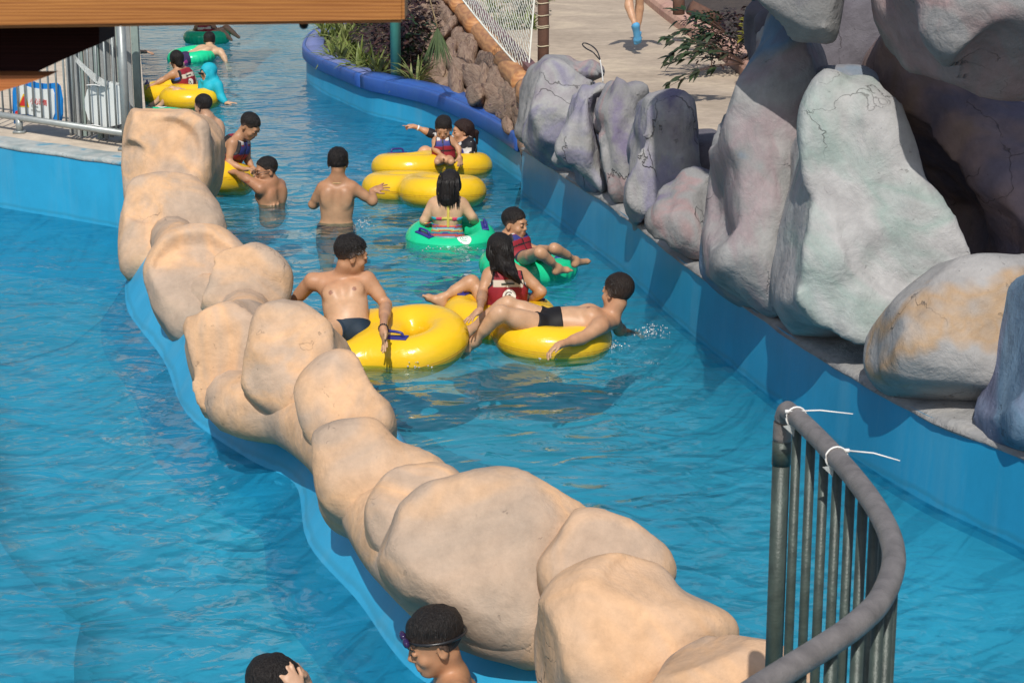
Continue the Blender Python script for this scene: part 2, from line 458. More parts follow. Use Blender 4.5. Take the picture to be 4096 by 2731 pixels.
R_mint = rock_mat('rock_mint', [(0.28, PINK), (0.37, (0.34, 0.33, 0.33)), (0.49, (0.41, 0.405, 0.40)), (0.57, MINT), (0.62, (0.39, 0.41, 0.40)), (0.68, LGREY), (0.76, PINK)], 3, 0.8, 0.4, 0.6)
R_blue = rock_mat('rock_blue', [(0.28, PURP), (0.38, GREY), (0.46, LGREY), (0.54, (0.33, 0.27, 0.28)), (0.60, GREY), (0.67, BLUE), (0.75, PURP)], 4, 0.85, 0.7, 0.6, streak=0.3)
R_pink = rock_mat('rock_pink', [(0.28, BLUE), (0.37, (0.25, 0.25, 0.27)), (0.47, GREY), (0.54, PINK), (0.61, (0.31, 0.27, 0.265)), (0.68, PURP), (0.76, BLUE)], 5, 0.8, 0.7, 0.65)
R_plum = rock_mat('rock_plum', [(0.30, TAN), (0.44, (0.37, 0.26, 0.21)), (0.52, PINK), (0.60, (0.20, 0.175, 0.23)), (0.70, PURP)], 6, 0.7, 0.8, 0.6)
R_tanp = rock_mat('rock_tan_stain', [(0.30, (0.30, 0.36, 0.335)), (0.42, LGREY), (0.56, (0.36, 0.345, 0.335)), (0.62, TAN), (0.70, LGREY)], 8, 0.9, 0.9, 0.55)
R_slate = rock_mat('rock_slate_blue', [(0.30, PURP), (0.45, BLUE), (0.60, (0.19, 0.28, 0.37)), (0.72, (0.24, 0.28, 0.29))], 9, 1.0, 0.6, 0.6, streak=0.4)
R_recess = rock_mat('rock_recess_shade', [(0.35, (0.10, 0.09, 0.11)), (0.6, (0.16, 0.15, 0.17))], 10, 1.0, 0.6, 0.6)  # near-black tone puts the shade of gaps and hollows into the colour
R_apron = rock_mat('rock_apron', [(0.30, GREY), (0.50, LGREY), (0.66, (0.37, 0.35, 0.325))], 11, 2.0, 0.8, 0.7)
R_sand = rock_mat('rock_sand', [(0.34, (0.44, 0.335, 0.255)), (0.45, (0.52, 0.375, 0.27)), (0.54, (0.69, 0.43, 0.25)), (0.66, (0.50, 0.37, 0.275))], 12, 1.15, 0.4, 0.36)
R_sand2 = rock_mat('rock_sand_grey', [(0.34, (0.42, 0.325, 0.25)), (0.46, (0.50, 0.365, 0.265)), (0.58, (0.67, 0.42, 0.245)), (0.68, (.53, .385, .28))], 13, 1.3, 0.4, 0.4)
M_conc = rock_mat('tan_concrete', [(0.35, (0.43, 0.345, 0.26)), (0.5, (0.49, 0.395, 0.30)), (0.65, (0.60, 0.49, 0.36))], 14, 0.55, 0.0, 0.12)
M_deck = rock_mat('pale_deck', [(0.35, (0.56, 0.47, 0.37)), (0.6, (0.66, 0.56, 0.44))], 15, 1.1, 0.0, 0.2)
M_kerbtop = rock_mat('weathered_kerb', [(0.35, (0.30, 0.36, 0.36)), (0.55, (0.45, 0.47, 0.45)), (0.68, (0.10, 0.30, 0.42))], 16, 3.0, 0.4, 0.5)
M_stone = rock_mat('brown_rockwork', [(0.28, (0.13, 0.075, 0.07)), (0.42, (0.30, 0.20, 0.145)), (0.60, (0.42, 0.295, 0.215)), (0.72, (0.21, 0.125, 0.13))], 17, 2.2, 0.9, 0.8)
M_soil = paint('dark_soil', (0.055, 0.04, 0.032), 0.95, 0.4, 8, 0.3)

def wood_mat(name, a, b, scale=(1, 14, 14), rough=0.45, rings=2.0, spec=0.5):
    m, nt, out = new_mat(name); v = geo_pos(nt, (0.3, 0.1, 0.2), scale)
    f = noise(nt, 2.2, 6, 0.62, 0.7, v); w = N(nt, 'ShaderNodeTexWave', wave_type='BANDS', bands_direction='Z'); w.inputs['Scale'].default_value = rings
    w.inputs['Distortion'].default_value = 7.0; w.inputs['Detail'].default_value = 3; L(nt, v, w.inputs['Vector'])
    c = ramp(nt, math_n(nt, 'ADD', math_n(nt, 'MULTIPLY', f, 0.65), math_n(nt, 'MULTIPLY', w.outputs['Fac'], 0.35)), [(0.25, a), (0.75, b)])
    principled(nt, out, c, rough, bump(nt, f, 0.15, 0.004), 0, spec)
    return m
M_beam = wood_mat('orange_timber', (0.27, 0.095, 0.022), (0.46, 0.195, 0.05), (3, 30, 60), 0.4, 1.2)
M_brace_shade = wood_mat('shaded_red_timber', (0.020, 0.007, 0.008), (0.034, 0.012, 0.012), (3, 30, 60), 0.8, 1.2, 0.12)  # the brace's shade is put into its base colour
M_brace_lit = wood_mat('sunlit_red_timber', (0.36, 0.11, 0.030), (0.48, 0.17, 0.05), (3, 30, 60), 0.45, 1.2)  # sunlit underside of the brace, painted as a lighter timber
M_log = wood_mat('orange_log', (0.36, 0.15, 0.06), (0.56, 0.28, 0.11), (6, 2, 6), 0.6, 1.0)
M_maroon = paint('maroon_board', (0.17, 0.075, 0.075), 0.6, 0.15)
M_post = paint('brown_bark', (0.115, 0.055, 0.035), 0.75, 0.25, 12, 0.2)
M_rope = paint('pale_rope', (0.50, 0.43, 0.30), 0.8)
M_net = paint('white_net', (0.72, 0.73, 0.66), 0.7)
M_pad = pool_paint('blue_vinyl_pad', (0.035, 0.110, 0.400), 0.2); 
M_padtop = paint('blue_vinyl_faded', (0.17, 0.21, 0.44), 0.55, 0.25, 3.0, 0.05)
M_green_post = paint('green_post', (0.085, 0.33, 0.27), 0.45, 0.1)
M_pinkkerb = rock_mat('pink_kerb', [(0.35, (0.52, 0.30, 0.24)), (0.6, (0.60, 0.38, 0.28))], 18, 1.2, 0.2, 0.25)

# ================================================================== WATER AND BASIN
bm = bmesh.new(); add_strip(bm, [Vector((-16, 3, 0)), Vector((-16, 70, 0))], [Vector((14, 3, 0)), Vector((14, 70, 0))])
bm.normal_update()
for f in bm.faces:
    if f.normal.z < 0: f.normal_flip()
o = bm_obj('water', bm, M_water); tag(o, kind='structure')
bm = bmesh.new(); add_strip(bm, [Vector((-16, 2.5, -0.60)), Vector((-16, 72, -0.60))], [Vector((14, 2.5, -0.60)), Vector((14, 72, -0.60))])
o = bm_obj('pool_floor', bm, M_floor); tag(o, kind='structure')

# right-hand wall of the channel, then the padded kerb further up
wall_px = [(2090, 590), (2300, 725), (2500, 860), (2740, 1050), (3000, 1230), (3300, 1430), (3700, 1655), (4096, 1820), (4600, 2050), (5400, 2420)]
wall_line = catmull([W(x, y, 0.45) for x, y in wall_px], 6)
pad_px = [(1420, 70), (1310, 98), (1245, 130), (1218, 170), (1226, 196), (1274, 229), (1358, 264), (1470, 307), (1552, 325), (1700, 358), (1800, 394), (1903, 440), (1970, 474), (2077, 540)]
pad_line = catmull([W(x, y, 0.47) for x, y in pad_px], 5)
def z_at(path, z): return [Vector((p.x, p.y, z)) for p in path]
bm = bmesh.new()
jit = [Vector((0.022 * math.sin(i * 1.9) + 0.016 * math.sin(i * 4.3), 0, 0.014 * math.sin(i * 2.7))) for i in range(len(wall_line))]
sweep(bm, z_at(wall_line, 0.0), [(0.0, 0.45), (-0.02, -0.06)])
o = bm_obj('channel_wall', bm, M_pool_r, smooth=True); tag(o, kind='structure')
bm = bmesh.new(); cove = [(-0.02, -0.06), (-0.06, -0.24), (-0.18, -0.42), (-0.45, -0.54), (-0.85, -0.592), (-1.2, -0.604)]
sweep(bm, z_at(wall_line, 0.0), cove)
o = bm_obj('wall_cove', bm, M_floor, smooth=True); tag(o, kind='structure')
bm = bmesh.new()
sweep(bm, z_at(pad_line, 0.0), [(0.03, 0.44), (0.02, 0.0), (-0.05, -0.24), (-0.20, -0.44), (-0.45, -0.55), (-0.85, -0.595), (-1.1, -0.604)])
o = bm_obj('upstream_wall', bm, M_pool, smooth=True); tag(o, kind='structure')
pad = thing('padded_kerb', 'blue padded vinyl kerb along the curved pool edge below the planted bank', 'kerb', pad_line[30])
i0 = 0
cuts = [0, 34, len(pad_line) - 1]
for a, b in zip(cuts[:-1], cuts[1:]):
    bm = bmesh.new(); seg = pad_line[a:b + 1]
    sweep(bm, z_at(seg, 0.0), [(-0.02, 0.30), (-0.03, 0.315), (-0.03, 0.455), (-0.022, 0.472), (0.0, 0.478), (0.02, 0.476), (0.02, 0.30)], True)
    bm_obj('pad', bm, M_pad, pad, True)
    bm = bmesh.new()
    lift = 0.012 if a else 0.0
    sweep(bm, z_at(seg, 0.0), [(0.024, 0.44), (0.024, 0.475 + lift * 0.5), (0.12, 0.492 + lift), (0.27, 0.482 + lift), (0.29, 0.44)], True)
    bm_obj('pad_flap', bm, M_padtop if a == 0 else M_pad, pad, True)

# ground behind the wall on the right
line_all = pad_line[:-1] + wall_line
bm = bmesh.new()
inner = [Vector((p.x, p.y, 0.43)) + Vector((0.02, 0.02, 0)) for p in line_all]
outer = [Vector((14, min(70, max(2.0, p.y * 1.4 - 3)), 0.43)) for p in line_all]
add_strip(bm, inner, outer)
o = bm_obj('ground', bm, M_soil); tag(o, kind='structure')
# concrete path between the log edging and the pink kerb
bm = bmesh.new()
pl_ = [W(2190, 620, 0.50), W(2150, 430, 0.50), W(1960, 130, 0.50), W(1840, 0, 0.50), W(1700, -120, .5)]
pr_ = [W(3060, 640, 0.50), W(3010, 345, 0.50), W(2842, 204, 0.50), W(2630, 45, 0.50), W(2380, -120, .5)]
pr_[0] = Vector((3.3, pl_[0].y, 0.5))
add_strip(bm, pl_, pr_)
o = bm_obj('path', bm, M_conc); tag(o, kind='structure')
# rough concrete apron that the rocks stand on, with its ragged edge on the blue wall
bm = bmesh.new()
rag = catmull([W(x, y, 0.45) for x, y in wall_px], 30)
rnd = random.Random(3)
P_ = np.array([[p.x, p.y, 0.0] for p in rag])
rows = []
for off, z, am in ((0.02, 0.40, 0.0), (-0.02, 0.44, 0.018), (0.03, 0.47, 0.02), (0.12, 0.49, 0.03), (0.28, 0.53, 0.05), (0.55, 0.58, 0.08), (0.9, 0.62, 0.1)):
    Q_ = P_ + np.array([off, off * 0.3, z])
    rows.append([Vector(q) + Vector((float(n1) * am * 0.6, 0, float(n2) * am)) for q, n1, n2 in zip(Q_, fbm(Q_ * 5 + off * 3, 61, 3), fbm(Q_ * 4 + 9 + off * 3, 62, 3))])
for a, b in zip(rows[:-1], rows[1:]): add_strip(bm, a, b)
bmesh.ops.remove_doubles(bm, verts=bm.verts[:], dist=0.0005)
o = bm_obj('rock_apron', bm, R_apron, smooth=True); tag(o, kind='structure')

# left-hand basin end wall and deck
bl, br = W(0, 830, 0), W(520, 920, 0)
dirw = (br - bl).normalized()
back = [bl - dirw * 5.0, bl, br - dirw * 0.02]
bm = bmesh.new()
add_strip(bm, [p + Vector((0, 0, 0.56)) for p in back], [p + Vector((0, 0, -0.9)) for p in back])
cr = back[-1]
side = [cr, W(538, 480, .58), W(541, 300, .58), W(543, 150, .58), W(545, 40, .58)]
add_strip(bm, [Vector((p.x, p.y, 0.56)) for p in side], [Vector((p.x, p.y, -0.9)) for p in side])
o = bm_obj('basin_wall', bm, M_pool); tag(o, kind='structure')
bm = bmesh.new()
nrm_w = Vector((-dirw.y, dirw.x, 0))
rim = [p + Vector((0, 0, 0)) for p in back]
k = 24
rimp = [rim[0].lerp(rim[2], i / k) for i in range(k + 1)]
prof = [(0.004, 0.555), (-0.010, 0.565), (-0.008, 0.592), (0.02, 0.602), (0.30, 0.604)]
rows = []
for i, p in enumerate(rimp):
    rows.append([bm.verts.new(p + nrm_w * (a) + Vector((0, 0, b + 0.006 * math.sin(i * 2.3 + b * 30)))) for a, b in prof])
for i in range(k):
    for j in range(len(prof) - 1): bm.faces.new((rows[i][j], rows[i + 1][j], rows[i + 1][j + 1], rows[i][j + 1]))
o = bm_obj('basin_kerb', bm, M_kerbtop, smooth=True); tag(o, kind='structure')
bm = bmesh.new()
d0 = [p + nrm_w * 0.29 + Vector((0, 0, 0.598)) for p in back]
far = [Vector((-30, side[-1].y, 0.598)), Vector((-14, side[-1].y, 0.598)), Vector((side[-1].x, side[-1].y, 0.598))]
add_strip(bm, d0, far)
o = bm_obj('deck', bm, M_deck); tag(o, kind='structure')

# tan rockwork cliff added out of sight above the frame to colour the reflections
bm = bmesh.new(); cx_ = np.linspace(-24, 16, 90); rows = []
for k, z in enumerate(np.linspace(-1, 1, 16)):
    P_ = np.stack([cx_, cx_ * 0 + 50, cx_ * 0 + z * 6], -1); n1 = fbm(P_ * .35, 301, 3); top = 5.0 + 4.5 * fbm(np.stack([cx_ * .22, cx_ * 0, cx_ * 0], -1), 305, 3)
    zz = -1 + (z + 1) / 2 * (top + 1)
    rows.append([bm.verts.new((x, 50 + 2.2 * n_ + (z + 1) * .8 + .01 * (x + 4) ** 2 * -1, h_)) for x, n_, h_ in zip(cx_, n1, zz)])
for a, b in zip(rows[:-1], rows[1:]):
    for i in range(len(a) - 1): bm.faces.new((a[i], a[i + 1], b[i + 1], b[i]))
o = bm_obj('reflection_cliff', bm, M_deck, smooth=True); tag(o, kind='structure')
# footbridge over the head of the channel, above the frame: it shades the furthest ring
bm = bmesh.new(); add_box(bm, Vector((-9.6, 31.6, 2.75)), (9.6, 3.6, .25)); add_box(bm, Vector((-9.6, 29.9, 3.3)), (9.6, .08, .9)); add_box(bm, Vector((-9.6, 33.3, 3.3)), (9.6, .08, .9))
o = bm_obj('footbridge', bm, M_conc); tag(o, kind='structure')

# ================================================================== SAND-COLOURED BOULDER WALL BETWEEN THE TWO BASINS
dl_px = [(540, 1000), (560, 1110), (700, 1280), (800, 1480), (1040, 1640), (1240, 1740), (1300, 1960), (1500, 2170), (1745, 2450), (2180, 2650), (2700, 2990)]
dl = catmull([W(x, y, 0.26) for x, y in dl_px], 6)
dv = thing('boulder_wall', 'long winding wall of smooth sand-coloured sculpted boulders between the two basins', 'rock wall', dl[20])
bm = bmesh.new()
sweep(bm, z_at(dl, 0.0), [(0.24, 0.31), (0.08, 0.27), (0.03, 0.20), (-0.12, -0.05), (-0.28, -0.28), (-0.52, -0.46), (-0.9, -0.57), (-1.3, -0.606), (1.3, -0.606), (0.85, -0.56), (0.62, -0.35), (0.50, 0.0), (0.48, 0.24), (0.42, 0.31)], True)
wb = bm_obj('wall_base', bm, M_pool, dv, True); wb.data.materials.append(M_floor)
for f_ in wb.data.polygons:
    if f_.center.z < -0.30: f_.material_index = 1
BD = [
 ([(310,272),(345,258),(420,257),(462,272),(486,300),(492,352),(480,438),(440,470),(330,470),(302,450),(297,350)], 16.8, 0.42, 12, 0.25),
 ([(308,452),(360,425),(455,432),(500,500),(512,535),(506,570),(470,600),(420,640),(340,642),(300,628),(290,540)], 14.9, 0.40, 35, 0.22),
 ([(352,640),(368,580),(420,552),(505,545),(560,590),(590,660),(500,760),(428,785),(380,725),(360,680)], 12.9, 0.34, 40, 0.20),
 ([(482,640),(490,596),(545,576),(615,584),(655,622),(660,655),(648,705),(604,726),(540,722),(478,700)], 12.5, 0.30, 20, 0.16),
 ([(436,860),(438,775),(462,722),(540,698),(604,722),(640,780),(612,870),(596,930),(566,962),(500,948),(456,930)], 10.6, 0.30, 15, 0.20),
 ([(566,850),(598,742),(640,716),(705,718),(760,760),(800,822),(800,900),(745,985),(690,975),(630,945),(585,905)], 10.2, 0.30, 30, 0.22),
 ([(690,905),(740,838),(800,826),(850,875),(888,950),(890,995),(820,1010),(745,1030),(712,985)], 9.6, 0.28, 30, 0.20),
 ([(732,1030),(770,992),(850,980),(900,1020),(990,1066),(1018,1100),(960,1150),(880,1215),(800,1185),(748,1140)], 8.8, 0.28, 40, 0.20),
 ([(862,1165),(905,1105),(990,1088),(1048,1112),(1040,1160),(980,1250),(905,1262),(870,1220)], 8.2, 0.26, 40, 0.18),
 ([(890,1255),(962,1158),(1052,1112),(1195,1112),(1290,1165),(1340,1205),(1330,1280),(1290,1400),(1262,1500),(1150,1480),(1040,1420),(950,1345)], 7.65, 0.33, 38, 0.26),
 ([(1252,1290),(1300,1212),(1390,1203),(1465,1245),(1522,1305),(1515,1345),(1440,1380),(1300,1390)], 7.35, 0.26, 40, 0.18),
 ([(1252,1490),(1262,1395),(1310,1335),(1400,1303),(1500,1320),(1548,1385),(1640,1432),(1662,1470),(1600,1560),(1540,1640),(1380,1660),(1290,1600)], 6.85, 0.33, 38, 0.26),
 ([(1490,1600),(1545,1510),(1640,1462),(1740,1490),(1830,1560),(1900,1680),(1800,1790),(1600,1760)], 6.3, 0.32, 38, 0.26),
 ([(1740,1660),(1840,1600),(1990,1700),(2100,1850),(1950,1920),(1800,1850)], 5.7, 0.32, 38, 0.26),
]
for i, (poly, Y, T, tilt, r) in enumerate(BD):
    boulder('boulder', poly, Y, T * 1.0, R_sand if i % 2 == 0 else R_sand2, dv, tilt, r * 0.85, 0.030, 1.7, 0.022, 20 + i, ridge=0.012, grow=0.045, facet=0.022, sink=0.09, fspace=0.30)

core = [D((min(p[0] for p in b[0]) + max(p[0] for p in b[0])) / 2 * DS, (min(p[1] for p in b[0]) + max(p[1] for p in b[0])) / 2 * DS, b[1]) for b in BD]
bm = bmesh.new(); cp = catmull(core, 5); add_tube(bm, [Vector((p.x - 0.02, p.y - 0.02, 0.38)) for p in cp], 0.18, 14)
bm_obj('rock_core', bm, R_sand2, dv, True)

# ================================================================== GREY AND PAINTED ROCKS ON THE RIGHT
def rock(label, poly, Y, T, mat, **kw):
    kw.setdefault('grow', 0.035); kw.setdefault('facet', 0.075 if T > .5 else 0.045); kw.setdefault('fspace', 0.42)
    o = boulder('boulder', poly, Y, T, mat, None, **kw)
    return tag(o, label, 'boulder', 'sculpted rocks along the channel')
rock('grey lilac rock furthest up the channel, beside the brown post', [(1188,285),(1210,205),(1226,152),(1252,135),(1300,138),(1340,143),(1366,160),(1388,190),(1335,225),(1312,300),(1300,375),(1262,362),(1222,330)], 17.8, 0.42, R_grey, tilt=18, amp=0.07, freq=2.2, seed=41, ridge=0.05, r=0.25)
rock('grey streaked rock with a pale rounded top below the loop of cord', [(1262,362),(1290,290),(1312,225),(1345,200),(1390,190),(1392,235),(1380,300),(1388,380),(1400,455),(1365,440),(1310,395)], 16.3, 0.38, R_grey2, tilt=15, amp=0.07, freq=2.2, seed=42, ridge=0.06, r=0.22)
rock('low grey rock with a dusky pink band, set back between two taller rocks', [(1375,300),(1388,200),(1440,192),(1492,206),(1515,232),(1490,300),(1460,400),(1448,470),(1400,455),(1382,390)], 15.9, 0.36, R_grey, tilt=20, amp=0.06, freq=2.2, seed=43, ridge=0.05, r=0.22)
rock('round-topped grey rock carrying a large curved shadow', [(1425,470),(1438,350),(1460,262),(1500,232),(1550,226),(1592,246),(1614,284),(1604,330),(1612,420),(1580,470),(1520,530),(1470,525)], 14.9, 0.48, R_grey2, tilt=14, amp=0.05, freq=1.8, seed=44, ridge=0.03, r=0.34)
rock('small low grey rock at the foot of the round-topped rock', [(1478,520),(1505,470),(1542,425),(1585,410),(1635,430),(1660,510),(1650,610),(1600,600),(1545,570),(1500,545)], 13.7, 0.36, R_grey, tilt=25, amp=0.06, freq=2.2, seed=45, ridge=0.05, r=0.22)
rock('grey rock mass rising behind the first rocks of the row', [(1215,300),(1240,190),(1290,165),(1360,215),(1440,215),(1500,250),(1570,250),(1600,330),(1600,450),(1520,500),(1420,450),(1300,370)], 17.2, 0.4, R_grey2, tilt=40, amp=0.06, seed=63, r=0.25)
rock('rock with painted shade filling the gap beside the round-topped rock', [(1570,330),(1600,320),(1660,325),(1680,440),(1600,440),(1570,420)], 15.4, 0.4, R_recess, tilt=0, amp=0.05, seed=46, r=0.2)
rock('tall grey-blue pillar rock leaning left beside the path', [(1618,610),(1630,480),(1645,345),(1640,250),(1668,208),(1702,188),(1742,110),(1760,40),(1850,50),(1900,120),(1900,220),(1850,330),(1835,480),(1830,620),(1800,720),(1720,690),(1660,650)], 12.35, 0.58, R_blue, tilt=14, amp=0.06, freq=1.4, seed=47, ridge=0.03, r=0.3, fspace=.55)
rock('broad pale mint and grey rock face in full sun', [(1790,690),(1800,560),(1812,420),(1818,330),(1840,262),(1878,205),(1960,212),(2004,216),(2030,262),(2066,360),(2115,460),(2170,560),(2200,620),(2170,700),(2080,760),(1980,790),(1880,770)], 11.35, 0.56, R_mint, tilt=18, amp=0.045, freq=1.3, seed=48, ridge=0.04, r=0.18, facet=0.05, fspace=0.5)
rock('small dusky pink block on top of the mint rock', [(1866,214),(1885,170),(1930,160),(1985,172),(2012,215),(1960,232),(1900,228)], 12.0, 0.4, R_pink, tilt=10, amp=0.04, freq=2, seed=49, r=0.12)
rock('large plum and tan rock behind the dark crevice', [(1990,180),(2010,100),(2060,60),(2130,100),(2220,200),(2352,240),(2480,260),(2480,760),(2330,720),(2262,600),(2205,520),(2150,420),(2080,310),(2022,250)], 12.3, 0.65, R_plum, tilt=16, amp=0.06, freq=1.3, seed=50, ridge=0.03, r=0.3, fspace=.6)
rock('rounded pale grey boulder with a tan stain at the wall edge', [(2008,830),(2012,770),(2045,720),(2105,655),(2200,604),(2290,605),(2340,630),(2350,740),(2330,900),(2290,960),(2200,940),(2110,905),(2040,880)], 10.25, 0.5, R_tanp, tilt=25, amp=0.045, freq=1.5, seed=51, r=0.36, facet=.06)
rock('slate blue rock at the right edge of the photo', [(2360,640),(2322,680),(2305,760),(2290,860),(2272,940),(2290,1000),(2360,1050),(2480,1080),(2560,800),(2480,640)], 9.6, 0.45, R_slate, tilt=18, amp=0.05, freq=1.6, seed=52, r=0.3)
rock('grey and blue overhanging boulder above the pillar rock', [(1512,-800),(1516,-640),(1530,-585),(1610,-540),(1665,-330),(1690,-60),(1722,4),(1762,50),(1812,74),(1850,70),(1890,76),(1905,20),(1915,-120),(1930,-420),(1900,-880),(1760,-960),(1600,-950),(1530,-900)], 11.75, 0.60, R_blue, facet=0.06, grow=0.02, tilt=-4, amp=0.05, freq=1.4, seed=53, r=0.3)  # unseen upper left part extended to cast the shadow on the round-topped rock
rock('big pinkish grey overhanging boulder in the top right corner', [(2062,-260),(2052,-40),(2054,40),(2068,92),(2122,142),(2205,194),(2262,212),(2352,218),(2500,222),(2600,100),(2560,-200),(2300,-330)], 10.9, 0.8, R_pink, tilt=4, amp=0.06, freq=1.4, seed=54, ridge=0.03, r=0.4, facet=.1, fspace=.6)
rock('backing rock with painted shade in the hollow under the overhang', [(1720,60),(1800,-20),(2100,-20),(2480,60),(2480,700),(2250,620),(2000,420),(1850,330),(1760,250)], 13.5, 0.6, R_recess, tilt=5, amp=0.06, seed=55, r=0.3)
# ================================================================== FIGURES (one continuous skin per person, clothing and hair as its parts)
M_skin = vcol_mat('skin', 0.46, 55, 0.16, 0.4, 0.16, 0.06, 18)
M_cloth = vcol_mat('swimwear', 0.65, 140, 0.2, 0.3, 0.10, 0, 40)
M_vest = vcol_mat('vest_fabric', 0.6, 60, 0.3, 0.35, 0.14, 0, 25)
def hair_mat():
    m, nt, out = new_mat('hair'); v = geo_pos(nt, (0, 0, 0), (1, 1, 0.25))
    a = N(nt, 'ShaderNodeVertexColor'); a.layer_name = 'Col'
    f = noise(nt, 120, 3, 0.6, 0.3, v)
    c = mixc(nt, 1.0, a.outputs['Color'], ramp(nt, f, [(0.3, (0.55,) * 3), (0.7, (1.3,) * 3)]), 'MULTIPLY')
    principled(nt, out, c, 0.55, bump(nt, f, 1.0, 0.012), 0, 0.25)
    return m
M_hair = hair_mat()
M_lock = paint('black_locks', (0.015, 0.012, 0.011), 0.45, 0.3, bumps=0, spec=0.4)
M_eye = paint('dark_eye', (0.02, 0.014, 0.012), 0.2, 0, bumps=0)
M_white = paint('white_print', (0.78, 0.77, 0.74), 0.6, 0.04, bumps=0.02)
M_black = paint('black_plastic', (0.018, 0.018, 0.02), 0.3, 0.1, bumps=0.02)
M_navy = paint('navy_plastic', (0.035, 0.035, 0.22), 0.4, 0.1, bumps=0.02)
M_print = paint('dark_print', (0.05, 0.06, 0.045), 0.6, 0.05, bumps=0)
M_teal = paint('teal_print', (0.30, 0.60, 0.55), 0.6, 0.05, bumps=0)

class Field:
    def __init__(s, lo, hi, h):
        s.h = h; s.lo = np.array(lo, float); n = np.ceil((np.array(hi) - s.lo) / h).astype(int) + 1
        s.n = n; s.ax = [s.lo[k] + h * np.arange(n[k]) for k in range(3)]
        s.g = {}
    def arr(s, grp):
        if grp not in s.g: s.g[grp] = np.full(s.n, 9.0, np.float32)
        return s.g[grp]
    def window(s, lo, hi):
        a = np.clip(np.floor((np.array(lo) - s.lo) / s.h).astype(int), 0, s.n); b = np.clip(np.ceil((np.array(hi) - s.lo) / s.h).astype(int) + 1, 0, s.n)
        if (b <= a).any(): return None
        sl = tuple(slice(i, j) for i, j in zip(a, b))
        X = np.meshgrid(*[s.ax[k][sl[k]] for k in range(3)], indexing='ij')
        return sl, np.stack(X, -1)
    PAD = 0.075
    def put(s, grp, lo, hi, fn, k, sub=False):
        w = s.window(np.array(lo) - s.PAD, np.array(hi) + s.PAD)
        if w is None: return
        sl, P = w; d = fn(P).astype(np.float32); A = s.arr(grp)
        if sub: A[sl] = -smin(-A[sl], d, k)
        else: A[sl] = smin(A[sl], d, k)
    def cap(s, grp, a, b, ra, rb=None, k=0.02, sub=False):
        rb = ra if rb is None else rb
        a = np.array(a, float); b = np.array(b, float); ab = b - a; L2 = float(ab @ ab) + 1e-12
        r = max(ra, rb)
        def fn(P):
            q = P - a; t = np.clip((q @ ab) / L2, 0, 1)
            return np.sqrt(((q - t[..., None] * ab) ** 2).sum(-1)) - (ra + (rb - ra) * t)
        s.put(grp, np.minimum(a, b) - r, np.maximum(a, b) + r, fn, k, sub)
    def ell(s, grp, c, r, R, k=0.02, sub=False):
        c = np.array(c, float); r = np.array(r, float); R = np.array(R)   # rows of R: local axes
        ext = np.abs(R).T @ r
        def fn(P):
            q = (P - c) @ R.T; k0 = np.sqrt(((q / r) ** 2).sum(-1)); k1 = np.sqrt(((q / (r * r)) ** 2).sum(-1))
            return k0 * (k0 - 1) / np.maximum(k1, 1e-6)
        s.put(grp, c - ext, c + ext, fn, k, sub)
    def union(s, grps, k=0.025):
        A = None
        for g in grps:
            if g not in s.g: continue
            A = s.g[g].copy() if A is None else smin(A, s.g[g], k)
        return A
    def pts(s):
        X = np.meshgrid(*s.ax, indexing='ij'); return np.stack(X, -1)
    def mesh(s, A, name, it=1):
        A = A.copy()
        A[0], A[-1] = np.maximum(A[0], .01), np.maximum(A[-1], .01); A[:, 0] = np.maximum(A[:, 0], .01); A[:, -1] = np.maximum(A[:, -1], .01)
        A[:, :, 0] = np.maximum(A[:, :, 0], .01); A[:, :, -1] = np.maximum(A[:, :, -1], .01)
        V, Q = surface_nets(A, s.lo, s.h)
        if it: V = relax(V, Q, it, 0.4)
        return V, Q
def nv(v):
    v = np.array(v, float); return v / (np.linalg.norm(v) + 1e-12)
def basis(z, xhint):
    z = nv(z); x = np.array(xhint, float); x = nv(x - z * (x @ z)); y = np.cross(z, x)
    return np.array([x, y, z])          # rows: right, front, up
SKIN = (0.52, 0.315, 0.205)

